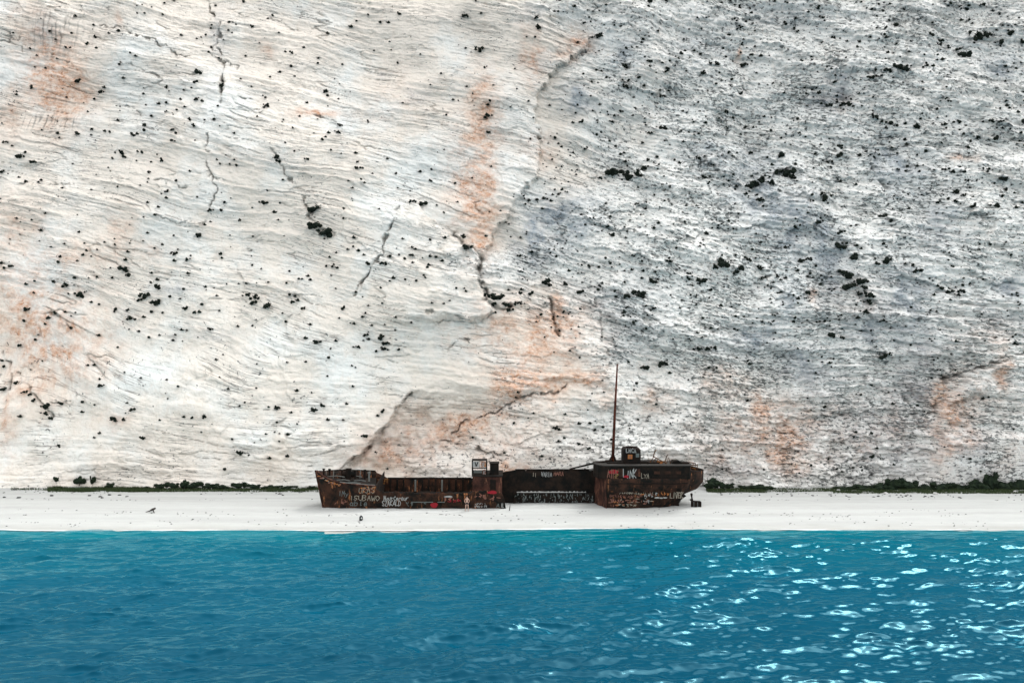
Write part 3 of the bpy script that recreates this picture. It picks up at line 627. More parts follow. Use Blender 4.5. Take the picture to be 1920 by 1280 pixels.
# driftwood
x, y, z = ground(285, 960)
mb = MB(); mb.tube([(x-.75,y,z+.03),(x-.3,y+.05,z+.16),(x+.1,y,z+.34),(x+.42,y-.05,z+.5)],[.03,.07,.16,.10],7); mb.tube([(x+.1,y,z+.3),(x+.25,y-.1,z+.1),(x+.3,y-.15,z-.05)],[.09,.06,.05],6)
o = mb.build('driftwood', M['wood'], smooth=True); tag(o, 'dark tapered driftwood log lying on the empty beach far left of the wreck', 'driftwood')
x, y, z = ground(665, 934+6)
# upright stick
x, y, z = ground(955.5, 957)
mb = MB(); mb.tube([(x-.04,y,z-.1),(x+.02,y+.02,z+.35),(x+.06,y,z+.78)],[.045,.05,.03],6)
o = mb.build('stick', M['wood']); tag(o, 'short dark stick standing upright in the sand beside the hull break', 'stick')
# small rucksack
x, y, z = ground(677, 975)
e = empty('rucksack', (x, y, z)); tag(e, 'small dark bag with a pale patch standing alone on the white beach', 'bag')
mb = MB(); mb.prism([(-.18,-.03),(.14,-.03),(.2,.12),(.19,.42),(.10,.52),(-.10,.53),(-.19,.40)], -.12, .12)
o = mb.build('body', M['bag'], e); bv = o.modifiers.new('b', 'BEVEL'); bv.width = .04; bv.segments = 2
mb = MB(); mb.prism([(0,.20),(.13,.20),(.13,.36),(0,.36)], -.16, -.121); mb.build('patch', M['patch'], e)
mb = MB(); mb.tube([(-.06,0,.5),(-.04,0,.58),(.04,0,.58),(.06,0,.5)], .015, 6); mb.build('handle', M['bag'], e)

# ------------------------------------------------------------------ shipwreck
ship = empty('shipwreck', (0, 0, 0))
tag(ship, 'rusted broken shipwreck covered in graffiti lying on the white beach', 'shipwreck')
S0 = 115.0/F
def X0(px): return (px-960)*S0
def Z0(py): return CAMZ-(py-640)*S0
def dent(x, z, s=.05): return float(s*fbm(np.array(x/1.9), np.array(z/1.3), 3, 200))
# --- fore hull, near side
NR = [(591,883),(600,889),(615,898),(640,905.5),(670,908.5),(704,911),(705.5,919),(716,921),(722,924),(740,921.5),(752,924),(770,922),(783,924.5),(800,922.5),(815,925),(832,923),(850,926),(866,924),(880,924),(886,921),(905,920),(925,921),(938,923),(943,929),(946,938),(948,953)]
def near_rim(px): return float(np.interp(px, [p[0] for p in NR], [p[1] for p in NR]))
def fore_y(px, t, z):
    """near side of the fore hull: t 0 bottom .. 1 rim"""
    stem = np.interp(px, [590,596,606,625,660], [.9,.45,.18,.05,0])
    flare = np.interp(px, [590,640,760], [.0,.35,.15])*(1-t)
    return 115.0+stem*1.0+flare+dent((px-960)*S0, z)
rows_ = []
pxs = sorted(set([p[0] for p in NR]+list(np.arange(592, 948, 5.))))
for t in np.linspace(0, 1, 12):
    r_ = []
    for px in pxs:
        zr = Z0(near_rim(px)+(R.uniform(-2.2, 1.6) if px > 706 and t == 1 else 0)); zb = -.45
        z = zb+(zr-zb)*t
        rake = np.interp(px, [591,640,700], [15.5,6,0])*(1-(z-zb)/(Z0(883)-zb))
        yy = fore_y(px, t, z)
        r_.append(((px+rake-960)/F*115.0, yy, z))
    rows_.append(r_)
hull = MB(); hull.grid(rows_)
# far side of the fore hull
FR = [(591,883,115.95),(600,883,117.7),(615,882,119.4),(640,880.5,121.0),(670,881,122.2),(704,882.5,122.9),(707,886,123),(717,890,123),(727,896,123),(800,896,123),(885,896,123),(930,890,123)]
rows_ = []
for t in np.linspace(0, 1, 7):
    r_ = []
    for (px, py, Yf) in FR:
        x, y, z = at(px, py, Yf); zz = -.4+(z+.4)*t
        rake = np.interp(px, [591,640,700], [15.5,6,0])*(1-t)
        r_.append((x+rake*S0, y-(1-t)*np.interp(px, [591,615,700], [0,1.2,.5]), zz))
    rows_.append(r_)
hull.grid(rows_)
# stem plate
st_ = [((591+15.5*(1-t)-960)/F*115.6, 115.93, -.45+(Z0(883)+.45)*t) for t in np.linspace(0, 1, 8)]
for i in range(7):
    a, b_ = st_[i], st_[i+1]
hull_o = hull.build('hull', M['hull'], ship, True); solid(hull_o, .07)
mb = MB(); mb.tube([(p[0]-.03, p[1]-.05, p[2]) for p in st_], .10, 6); mb.build('stem_bar', M['hull_red'], ship)
# rub rail along the fore bulwark top
mb = MB()
mb.tube([((px-960)/F*115, fore_y(px, 1, Z0(near_rim(px)))-.02, Z0(near_rim(px))+.03) for px in (592,597,605,615,627,640,655,670,687,703)], .075, 6)
mb.build('bulwark_rail', M['hull_red'], ship)
mb = MB(); mb.tube([((px-960)/F*115, 115.02, Z0(near_rim(px))+.10) for px in (637,655,670,687,703)], .05, 6); mb.build('bulwark_rail', M['frame'], ship)
mb = MB(); mb.tube([at(p[0], p[1], p[2]) for p in FR[:6]], .08, 6); mb.build('bulwark_rail', M['hull_dark'], ship)
# fore deck
mb = MB(); r0, r1 = [], []
for px in (594,600,615,640,670,704):
    yf = float(np.interp(px, [p[0] for p in FR], [p[2] for p in FR])); zn = Z0(near_rim(px))-.75
    r0.append(((px-960)/F*115.2+.1, fore_y(px, .7, zn)+.06, zn)); r1.append(((px-960)/F*yf+.1, yf-.1, zn+.08*(yf-115)))
mb.grid([r0, r1]); o = mb.build('foredeck', M['hull_dark'], ship); solid(o, .06)
# windlass and gear on the foredeck
def g(px, py, Y): return at(px, py, Y)
mb = MB(); x, y, z = g(654, 892, 119.5)
mb.tube([(x-.75,y,z+.25),(x+.75,y,z+.25)], .38, 12); mb.box((x-.9,y-.3,z-.35),(x-.72,y+.3,z+.75)); mb.box((x+.72,y-.3,z-.35),(x+.9,y+.3,z+.75)); mb.box((x-.3,y-.45,z-.35),(x+.3,y+.3,z+.95))
mb.build('windlass', M['hull_dark'], ship)
for px, py, Y, h_ in ((684,893,121.5,.9),(692,896,119,.8),(618,886,118.5,.5),(607,885,117.3,.45)):
    mb = MB(); x, y, z = g(px, py, Y); mb.tube([(x,y,z-.4),(x,y,z+h_*.7),(x,y,z+h_*.7+.02),(x,y,z+h_)],[.12,.12,.19,.16], 8); mb.build('bollard', M['frame'] if px > 690 else M['hull_dark'], ship)
for k, px in enumerate((612,626,642,660,676,694)):
    yf = float(np.interp(px, [p[0] for p in FR], [p[2] for p in FR])); py = float(np.interp(px, [p[0] for p in FR], [p[1] for p in FR]))
    mb = MB(); x, y, z = at(px, py, yf); mb.tube([(x,y-.06,z),(x,y-.55,z-.9)], .05, 5); mb.build('bulwark_stay', M['frame'], ship)
for px, py, Y, w_, h_, m_ in ((668,890,120.5,.9,.06,'frame'),(632,890,118.2,1.2,.05,'frame'),(676,898,118,.8,.05,'grey'),(645,897,117.2,.9,.05,'frame'),(664,902,116.4,1.0,.05,'grey')):
    mb = MB(); x, y, z = g(px, py, Y); mb.tube([(x-w_,y+.1,z-.2),(x,y,z-.12),(x+w_*.8,y-.1,z-.24)], h_, 5); mb.build('loose_pipe', M[m_], ship)
# forecastle bulkhead
mb = MB(); xb_ = (704-960)/F*115.2
mb.prism([(115.1,-.3),(122.9,-.3),(122.9,3.4),(115.1,2.7)], 0, .08)
mb.v = [(xb_+v_[1], v_[0], v_[2]) for v_ in mb.v]
mb.build('bulkhead', M['hull_dark'], ship)
for px, py, m_ in ((712,903,'hull_red'),(723,902,'hull_red')):
    mb = MB(); x, y, z = at(px, py, 121); mb.box((x-.3,y,z-.35),(x+.28,y+.25,z+.3)); mb.build('rusted_locker', M[m_ if m_ != 'hull_red' else 'rail'], ship)
# hold: sunken floor of rubble, ribs on the far wall
mb = MB(); rows_ = []
for Yv in np.linspace(115.2, 122.9, 14):
    rows_.append([((px-960)/F*Yv, Yv, .85+.25*float(fbm(np.array(px/14.), np.array(Yv*1.1), 3, 210))) for px in np.arange(706, 946, 4.)])
mb.grid(rows_); mb.build('hold_floor', M['hull_dark'], ship, True)
for k, px in enumerate((732,745,757,779,792,804,817,829,842,855,868)):
    mb = MB(); x, y, z = at(px, 899 if px in (779,829) else 898, 122.75); light = px in (779,829)
    mb.box((x-.10, y-.22, .9), (x+.10, y, z)); mb.build('rib', M['frame'] if light else M['hull_dark'], ship)
mb = MB(); x0, y, z = at(727,896,122.95); x1, _, _ = at(884,896,122.95); mb.box((x0,y-.12,z-.05),(x1,y+.12,z+.08)); mb.build('coaming', M['hull_dark'], ship)
for k in range(26):   # pale cobbles thrown into the hold
    px = R.uniform(725, 880); Yv = R.uniform(115.5, 118.5); x = (px-960)/F*Yv; s = R.uniform(.07, .2)
    o = bpy.data.objects.new('cobble', rp[k % 4]); C.objects.link(o); o.location = (x, Yv, 1.05+s*.3); o.scale = (s*1.3, s, s*.8); o.rotation_euler = (0,0,R.uniform(0,6))
    tag(o, 'pale cobble lying on the rubble in the open hold', 'cobble', 'cobbles in the open hold')
# --- winch house amidships
mb = MB(); x0 = at(886,0,116.3)[0]; x1 = at(941,0,116.3)[0]; zt = at(0,893,116.3)[2]
mb.box((x0,116.3,0),(x1,121.5,zt)); wh = mb.build('winch_house', M['hull_red'], ship); bv = wh.modifiers.new('b','BEVEL'); bv.width = .06
mb = MB(); mb.box((x0-.1,116.2,zt),(x1+.1,121.6,zt+.08)); mb.build('house_roof', M['hull_dark'], wh)
mb = MB(); xx0 = at(919,0,116.25)[0]; mb.box((xx0,116.22,.9),(xx0+.7,116.29,zt-.35)); mb.build('doorway', M['hull_dark'], wh)
mb = MB()
xa, xc = at(884.5,0,117)[0], at(913,0,117)[0]; zp0, zp1 = zt+.08, at(0,863.5,117)[2]; zm = at(0,876.5,117)[2]
for xv in (xa, xc-.12):
    for yv in (117.0, 118.6): mb.box((xv,yv,zp0),(xv+.12,yv+.12,zp1))
mb.box((xa,117.0,zp1),(xc,118.72,zp1+.07)); mb.box((xa,116.98,zm-.12),(xc,117.1,zm))
mb.box((xa+.12,118.5,zp0),(xc-.12,118.56,zp0+.35)); mb.box((at(899,0,117)[0],116.99,zm),(at(900,0,117)[0],117.08,zp1))
pf = mb.build('bridge_frame', M['hull_dark'], ship)
def panel(px0, px1, py0, py1, Y, m_, name='sign_panel', parent=None):
    b_ = MB(); a0 = at(px0, py1, Y); a1 = at(px1, py0, Y); b_.box((a0[0], Y, a0[2]), (a1[0], Y+.04, a1[2])); return b_.build(name, m_, parent or pf)
panel(886.5,898,864.5,875.5,117.02,M['white']); panel(901.5,912,864.5,875.5,117.02,M['orange'])
panel(888,904,881.5,886.5,117.3,M['frame'],'board'); panel(905,911,880,889,117.2,M['pink'],'board')
mb = MB(); a0 = at(918.5,897,117.2); a1 = at(935,869,117.2); mb.box((a0[0],117.2,a0[2]),(a1[0],118.9,a1[2])); vb_ = mb.build('vent_box', M['hull_dark'], ship); bv = vb_.modifiers.new('b','BEVEL'); bv.width = .08
mb = MB(); mb.box((a0[0]-.07,117.12,a1[2]),(a1[0]+.07,118.98,a1[2]+.07)); mb.build('lid', M['hull_dark'], vb_)
# slanting plates joining house to the hold wall
mb = MB(); mb.prism([(at(936,0,119)[0], 0), (at(936,0,119)[0], at(0,886,119)[2]), (at(970,0,119)[0], at(0,880.5,119)[2]), (at(970,0,119)[0], 0)], 119.0, 119.3)
mb.build('wing_plate', M['hull_dark'], ship)
# --- hold wall between the two halves
rows_ = []
for t in np.linspace(0, 1, 10):
    r_ = []
    for px in np.arange(966, 1124, 4.):
        top_py = np.interp(px, [966,1075,1124], [880.3,880,882]); zt_ = at(px, top_py+(max(0, R.gauss(0, 1.1)) if 975 < px < 1110 else 0), 119.4)[2]
        z = -.3+(zt_+.3)*t; r_.append(((px-960)/F*119.4, 119.4+dent(px/16., z, .07), z))
    rows_.append(r_)
mb = MB(); mb.grid(rows_); hw = mb.build('hold_wall', M['hull_dark'], ship, True); solid(hw, .12)
mb = MB(); mb.tube([at(px, 880, 119.36) for px in (966,1000,1040,1080,1122)], .08, 6); mb.build('wall_coaming', M['hull_dark'], hw)
rows_ = []
for t in np.linspace(0, 1, 6):
    r_ = []
    for px in np.arange(962, 1118, 2.5):
        zt_ = at(px, 923+1.8*float(fbm(np.array(px/9.), np.array(.3), 3, 220)), 118.9)[2]
        z = -.35+(zt_+.35)*t; r_.append(((px-960)/F*118.9, 118.9+dent(px/11., z, .10), z))
    rows_.append(r_)
mb = MB(); mb.grid(rows_); lw = mb.build('tank_side', M['hull_dark'], ship, True); solid(lw, .25, -1)
# pale sand ridge and grit lying on the tank top and plates
mb = MB(); rows_ = [[],[],[]]
for px in np.arange(969, 1100, 1.6):
    zt_ = at(px, 922.5, 118.9)[2]; hh = max(.02, .10+.12*float(fbm(np.array(px/4.), np.array(2.), 3, 221)))
    if px > 1057: hh *= .5*(1+math.copysign(1, math.sin(px*.9)))+.1
    x = (px-960)/F*118.85
    rows_[0].append((x,118.78,zt_-.02)); rows_[1].append((x,118.9,zt_+hh)); rows_[2].append((x,119.25,zt_+hh*.6))
mb.grid(rows_); mb.build('sand_drift', M['white'], lw, True)
mb = MB()
for k in range(330):
    px = R.uniform(965, 1112); py = 926+17*R.random()**1.1
    if R.random() > .25+.5*(.5+float(pn(np.array(px/9.), np.array(py/5.), 230))): continue
    x, _, z = at(px, py, 118.86); z = z; s = R.uniform(.02, .055); hgt = R.uniform(.03, .16)
    yy = 118.9+dent(px/11., z, .10)-.035
    mb.box((x-s, yy-.02, z-hgt), (x+s, yy+.06, z+hgt))
o = mb.build('salt_streaks', M['grey'], lw); o['kind'] = 'stuff'
# --- stern
SC = 118.7
def st_half(px):     # half breadth at deck
    return float(np.interp(px, [1112,1260,1285,1305,1318,1326], [3.7,3.7,3.5,2.7,1.6,.25]))
def st_bot(px): return float(np.interp(px, [1112,1277,1281,1288,1300,1315,1326], [957,957,943,935.5,930,924,910]))
def st_botb(px): return float(np.interp(px, [1112,1200,1250,1277,1326], [3.4,3.3,2.2,.4,.15]))
def st_top(px): return float(np.interp(px, [1112,1292,1295,1326], [897,897,884,888]))
def stern_pt(px, t, side):
    bd = st_half(px); bb = min(st_botb(px), bd)
    zb, zt_ = Z0(st_bot(px)), Z0(st_top(px))
    z = zb+(zt_-zb)*t
    b_ = bb+(bd-bb)*(min(1, t*1.35))**.6
    y = SC+side*b_+(dent((px-960)*S0, z, .04) if side < 0 else 0)
    return ((px-960)*S0*(1+.3*(3.7-bd)/115) , y, z)
spx = sorted(set(list(np.arange(1137, 1262, 5.))+list(np.arange(1262, 1326.1, 3.))+[1277,1281,1292,1295,1326]))
tt = np.linspace(0, 1, 13)
sh = MB()
sh.grid([[stern_pt(px, t, -1) for px in spx] for t in tt])
sh.grid([[stern_pt(px, t, 1) for px in spx] for t in tt])
stn = sh.build('stern_hull', M['hull_stern'], ship, True); solid(stn, .08)
mb = MB(); mb.grid([[stern_pt(px, 0, s) for px in spx if px >= 1277] for s in (-1, 1)]); mb.grid([[stern_pt(1326, t, s) for t in tt] for s in (-1, 1)]); o = mb.build('counter', M['hull_stern'], ship); solid(o, .06)
# torn forward face (oblique bulkhead)
xa = X0(1137); xb2 = (1113-960)/F*119.0
mb = MB(); mb.add([(xa,115.05,-.4),(xb2,119.2,-.4),(xb2+.2,122.4,-.4),(xa,115.05,Z0(897)),(xb2+.35,119.2,Z0(893)),(xb2+.45,122.4,Z0(890))], [(0,1,4,3),(1,2,5,4)])
o = mb.build('torn_bulkhead', M['hull_red'], ship); solid(o, .08)
mb = MB(); mb.tube([(X0(px), 115.0-.06, Z0(906+.6*math.sin(px/9.))) for px in np.arange(1138, 1292, 8)], .06, 6); mb.build('rubbing_strake', M['hull_dark'], stn)
mb = MB(); mb.tube([(X0(px), 115.0-.05, Z0(921.5+.5*math.sin(px/7.))) for px in np.arange(1141, 1280, 8)], .05, 6); mb.build('rubbing_strake', M['hull_stern'], stn)
mb = MB(); mb.tube([(stern_pt(px,1,-1)[0], stern_pt(px,1,-1)[1]-.02, stern_pt(px,1,-1)[2]) for px in spx if px >= 1295]+[(stern_pt(px,1,1)[0], stern_pt(px,1,1)[1], stern_pt(px,1,1)[2]) for px in spx[::-1] if px >= 1295], .08, 6); mb.build('stern_rail', M['hull_dark'], ship)
mb = MB(); mb.grid([[(stern_pt(px,.86,s)[0], stern_pt(px,.86,s)[1]*.98+SC*.02, stern_pt(px,.86,s)[2]) for px in spx] for s in (-1, 1)]); mb.build('poop_deck', M['hull_dark'], ship)
# deckhouse
hx0, hx1 = X0(1122), X0(1294); hz0, hz1 = Z0(898), Z0(874)
mb = MB(); n = 12
pl = [(hx0+.7,115.12),(hx1,115.12),(hx1+.3,116.2),(hx1+.3,118.6),(hx1,119.4),(hx0+.2,119.4),(hx0-.3,118.8),(hx0-.35,117.5),(hx0,116.0)]
k_ = len(pl)
mb.add([(x,y,hz0) for x,y in pl]+[(x,y,hz1) for x,y in pl], [tuple(range(k_)), tuple(range(k_,2*k_))]+[(i,(i+1)%k_,(i+1)%k_+k_,i+k_) for i in range(k_)])
dh = mb.build('deckhouse', M['hull_dark'], ship)
mb = MB(); sc_ = lambda x, y: (SC*0+((x-(hx0+hx1)/2)*1.012+(hx0+hx1)/2), (y-117.2)*1.03+117.2)
mb.add([(*sc_(x,y),hz1) for x,y in pl]+[(*sc_(x,y),hz1+.12) for x,y in pl], [tuple(range(k_))[::-1], tuple(range(k_,2*k_))]+[(i,(i+1)%k_,(i+1)%k_+k_,i+k_) for i in range(k_)])
mb.build('house_roof', paint('roof_steel', (.030,.027,.024)), dh)
for pxw, w_, h_, m_ in ((1164,.35,1.0,'hull_stern'),(1196,.3,.9,'hull_red'),(1232,.35,.35,'hull_stern'),(1252,.35,.35,'hull_stern'),(1272,.35,.35,'hull_stern')):
    mb = MB(); x = X0(pxw); z = Z0(886); mb.box((x-w_,115.06,z-h_/2),(x+w_,115.118,z+h_/2)); mb.build('door' if h_ > .5 else 'window_cover', M[m_], dh)
# roof clutter
mb = MB(); mb.box((X0(1141),116.5,hz1+.12),(X0(1240),119.0,hz1+.30)); mb.build('roof_coaming', M['hull_dark'], dh)
mb = MB(); mb.tube([(X0(1202),116,hz1+.42),(X0(1218),116,hz1+.40)], .05, 6); mb.tube([(X0(1203),116,hz1+.1),(X0(1203),116,hz1+.42)], .04, 5); mb.tube([(X0(1217),116,hz1+.1),(X0(1217),116,hz1+.42)], .04, 5); mb.build('hand_rail', M['hull_dark'], dh)
mb = MB(); mb.prism([(X0(1263),hz1+.2),(X0(1266),hz1+.52),(X0(1276),hz1+.55),(X0(1281),hz1+.36),(X0(1296),hz1+.28),(X0(1296),hz1+.16)], 116.2, 117.6); mb.build('fallen_plate', M['hull_dark'], dh)
# aft rail remains
mb = MB()
for px in (1297,1301,1305,1309,1313):
    x = X0(px); mb.tube([(x,117,Z0(886)),(x+.04,117,Z0(871+ (px%3)))], .05, 5)
mb.tube([(X0(1295),117,Z0(876)),(X0(1314),117,Z0(875))], .06, 5); mb.tube([(X0(1296),117,Z0(870)),(X0(1310),117,Z0(872))], .06, 5); mb.tube([(X0(1296),117,Z0(881)),(X0(1316),117.4,Z0(883))], .05, 5)
mb.build('aft_railing', M['rail'], ship)
# funnel
mb = MB(); rings = []
fx, fy = X0(1183.5)*117.5/115, 117.8
fz0 = hz1+.1; ztop = at(0,837.5,117.8)[2]; hw_ = 16.5*117.8/F
def rr_ring(w_, d_, r_, z, n=5):
    o_ = []
    for cx, cy, a0 in ((w_-r_, d_-r_, 0), (-w_+r_, d_-r_, 90), (-w_+r_, -d_+r_, 180), (w_-r_, -d_+r_, 270)):
        for k in range(n+1):
            a = rad(a0+90*k/n); o_.append((fx+cx+r_*math.cos(a), fy+cy+r_*math.sin(a), z))
    return o_
lv = [(fz0,hw_*1.0,1.45,.35),(ztop-.5,hw_*.99,1.42,.38),(ztop-.28,hw_*.97,1.38,.40),(ztop-.12,hw_*.90,1.3,.42),(ztop-.03,hw_*.80,1.2,.42),(ztop,hw_*.66,1.05,.40),(ztop-.1,hw_*.6,1.0,.4),(ztop-.6,hw_*.6,1.0,.4)]
rg = [rr_ring(a[1], a[2], a[3], a[0]) for a in lv]; nn = len(rg[0])
mb.add([p for r_ in rg for p in r_], [(i*nn+k, i*nn+(k+1)%nn, (i+1)*nn+(k+1)%nn, (i+1)*nn+k) for i in range(len(rg)-1) for k in range(nn)]+[tuple(range((len(rg)-1)*nn, len(rg)*nn))])
fn = mb.build('funnel', M['funnel'], ship, False)
mb = MB(); mb.box((fx-.55,fy-1.50,at(0,860,116.3)[2]),(fx+.0,fy-1.40,at(0,852,116.3)[2])); mb.build('emblem_patch', M['orange'], fn)
mb = MB(); mb.box((fx+.42,fy-1.49,at(0,857,116.3)[2]),(fx+.82,fy-1.40,at(0,850,116.3)[2])); mb.build('louvre', M['grey'], fn)
mb = MB(); mb.box((fx-.42,fy-1.53,at(0,858,116.3)[2]),(fx-.16,fy-1.49,at(0,854.5,116.3)[2])); mb.build('emblem_patch', M['pink'], fn)
# mast
mY = 117.6
mb = MB(); b0 = at(1148.5,870,mY); b1 = at(1152.5,780,mY); b2 = at(1157.5,682,mY)
mb.tube([b0,b1,b2],[.19,.16,.085], 10); mst = mb.build('mast', M['mast'], ship, True)
mb = MB()
for dx in (-.45, .45): mb.tube([(b0[0]+dx,mY,hz1+.1),(b0[0]+dx*.25+.06,mY,at(0,853,mY)[2])],[.13,.09], 7)
mb.tube([(b0[0],mY+.5,hz1+.1),(b0[0]+.05,mY+.1,at(0,853,mY)[2])],[.13,.09], 7); mb.box((b0[0]-.55,mY-.45,hz1+.1),(b0[0]+.55,mY+.6,at(0,865,mY)[2])); mb.build('mast_step', M['hull_dark'], mst)
mb = MB(); mb.tube([at(1147,862.5,mY-.3),at(1110,869,mY),at(1068,879,118.6)],[.12,.12,.09], 8); mb.build('derrick_boom', M['hull_dark'], ship, True)
mb = MB(); mb.tube([at(1155,760,mY),at(1156.2,760,mY-.3)], .05, 5); mb.build('cleat', M['mast'], mst)
# bent railing cage on the roof
mb = MB(); Yc = 116.6
P = lambda px, py, d=0: at(px, py, Yc+d)
for d in (0, .8):
    mb.tube([P(1219,866,d),P(1226,856,d),P(1249,868,d)], .06, 6); mb.tube([P(1219,866,d),P(1230,873,d),P(1247,874,d)], .06, 6)
    for a in (.15,.35,.55,.75,.95):
        mb.tube([P(1226+23*a,856+12*a,d),P(1221+25*a,867+7*a,d)], .045, 5)
mb.tube([P(1226,856),P(1226,856,.8)], .05, 5); mb.tube([P(1249,868),P(1249,868,.8)], .05, 5)
mb.tube([P(1225,857),P(1227,848),P(1231,842)],[.07,.06,.04], 6); mb.tube([P(1246,867),P(1250,855),P(1253,851)],[.06,.05,.04], 6); mb.tube([P(1250,868),P(1254,857),P(1257,869)], .05, 6)
bc = mb.build('bent_railing', M['rail'], ship)
mb = MB(); a0 = P(1231,871,.1); a1 = P(1243,864,.1); mb.add([P(1231,872,.05),P(1242,873,.05),P(1243,865.5,.05),P(1232,862,.05),P(1231,872,.12),P(1242,873,.12),P(1243,865.5,.12),P(1232,862,.12)],[(0,1,2,3),(4,7,6,5),(0,4,5,1),(1,5,6,2),(2,6,7,3),(3,7,4,0)]); mb.build('rust_sheet', M['orange'], bc)
# rudder, stern frame
mb = MB(); rx = X0(1297); mb.tube([(rx,SC-2.6,Z0(930)),(rx,SC-2.6,Z0(955))], .11, 7)
rd = None
Yr = 116.2
mb = MB(); r0_ = at(1299,951.5,Yr); r1_ = at(1315,938.5,Yr)
mb.prism([(r0_[0],r0_[2]-.2),(r1_[0],r0_[2]-.2),(r1_[0],r1_[2]-.12),(r1_[0]-.15,r1_[2]),(r0_[0],r1_[2]+.05)], Yr-.12, Yr+.12)
rd = mb.build('rudder', M['hull_dark'], ship); bv = rd.modifiers.new('b','BEVEL'); bv.width = .06; bv.segments = 2
mb = MB(); mb.tube([at(1296.5,926,Yr+1.2),at(1297.5,936,Yr),at(1297,957,Yr)],[.16,.13,.12], 8); mb.tube([at(1294,936,Yr),at(1300,939,Yr)], .09, 6); mb.build('rudder_post', M['hull_dark'], ship)
mb = MB(); mb.tube([at(1301,940,Yr-.14),at(1301,950,Yr-.14)], .04, 5); mb.tube([at(1308,941,Yr-.14),at(1308,950,Yr-.14)], .04, 5); mb.build('rudder_stiffener', M['grey'], rd)
mb = MB(); mb.prism([(X0(1255),-.4),(X0(1279),-.4),(X0(1278),Z0(948)),(X0(1283),Z0(940)),(X0(1292),Z0(934)),(X0(1255),Z0(925))], SC-.35-1.6, SC+.35); mb.build('skeg', M['hull_dark'], ship)

# ------------------------------------------------------------------ graffiti: hand-drawn strokes
G = {'A':[[(0,0),(.5,1),(1,0)],[(.2,.4),(.8,.4)]],'B':[[(0,0),(0,1),(.7,1),(.8,.75),(.6,.52),(0,.52)],[(.6,.52),(.95,.28),(.7,0),(0,0)]],'C':[[(1,.85),(.6,1),(.15,.8),(0,.5),(.15,.2),(.6,0),(1,.15)]],
 'D':[[(0,0),(0,1),(.6,.95),(1,.5),(.6,.05),(0,0)]],'E':[[(1,1),(0,1),(0,0),(1,0)],[(0,.5),(.8,.5)]],'H':[[(0,0),(0,1)],[(1,0),(1,1)],[(0,.5),(1,.5)]],'I':[[(.5,0),(.5,1)]],'K':[[(0,0),(0,1)],[(1,1),(0,.45),(1,0)]],
 'L':[[(0,1),(0,0),(.9,0)]],'M':[[(0,0),(.1,1),(.5,.4),(.9,1),(1,0)]],'N':[[(0,0),(0,1),(1,0),(1,1)]],'O':[[(.5,1),(.1,.8),(0,.5),(.1,.2),(.5,0),(.9,.2),(1,.5),(.9,.8),(.5,1)]],'P':[[(0,0),(0,1),(.8,.95),(.9,.7),(.7,.48),(0,.48)]],
 'R':[[(0,0),(0,1),(.8,.95),(.85,.7),(.6,.5),(0,.5)],[(.5,.5),(1,0)]],'S':[[(1,.85),(.6,1),(.1,.85),(.2,.6),(.8,.42),(.95,.15),(.5,0),(0,.12)]],'T':[[(0,1),(1,1)],[(.5,1),(.5,0)]],'U':[[(0,1),(0,.25),(.4,0),(.8,.1),(1,.35),(1,1)]],
 'V':[[(0,1),(.5,0),(1,1)]],'W':[[(0,1),(.25,0),(.5,.7),(.75,0),(1,1)]],'X':[[(0,0),(1,1)],[(0,1),(1,0)]],'Y':[[(0,1),(.5,.5),(1,1)],[(.5,.5),(.4,0)]],'Z':[[(0,1),(1,1),(0,0),(1,0)]],' ':[],'-':[[(0,.5),(1,.5)]],
 'a':[[(.9,.6),(.3,.62),(.05,.3),(.3,0),(.9,.15)],[(.9,.65),(.9,0)]],'b':[[(0,1),(0,0),(.6,0),(.9,.3),(.6,.58),(0,.5)]],'l':[[(.4,1),(.4,.05),(.7,0)]],'e':[[(.05,.32),(.9,.36),(.7,.62),(.25,.6),(.05,.3),(.3,0),(.9,.1)]],'o':[[(.5,.6),(.1,.4),(.2,.05),(.6,0),(.9,.3),(.5,.6)]],
 'u':[[(0,.6),(.1,.1),(.5,0),(.9,.2)],[(.9,.6),(.9,0)]],'r':[[(.1,.6),(.1,0)],[(.1,.4),(.5,.62),(.9,.55)]],'c':[[(.9,.5),(.5,.62),(.1,.35),(.3,.03),(.9,.1)]],'y':[[(0,.6),(.45,.1)],[(.9,.6),(.2,-.35)]],'s':[[(.9,.55),(.3,.6),(.2,.4),(.8,.22),(.6,0),(.05,.05)]],'i':[[(.5,.6),(.5,0)]],'n':[[(.1,.6),(.1,0)],[(.1,.4),(.5,.62),(.85,.45),(.9,0)]]}
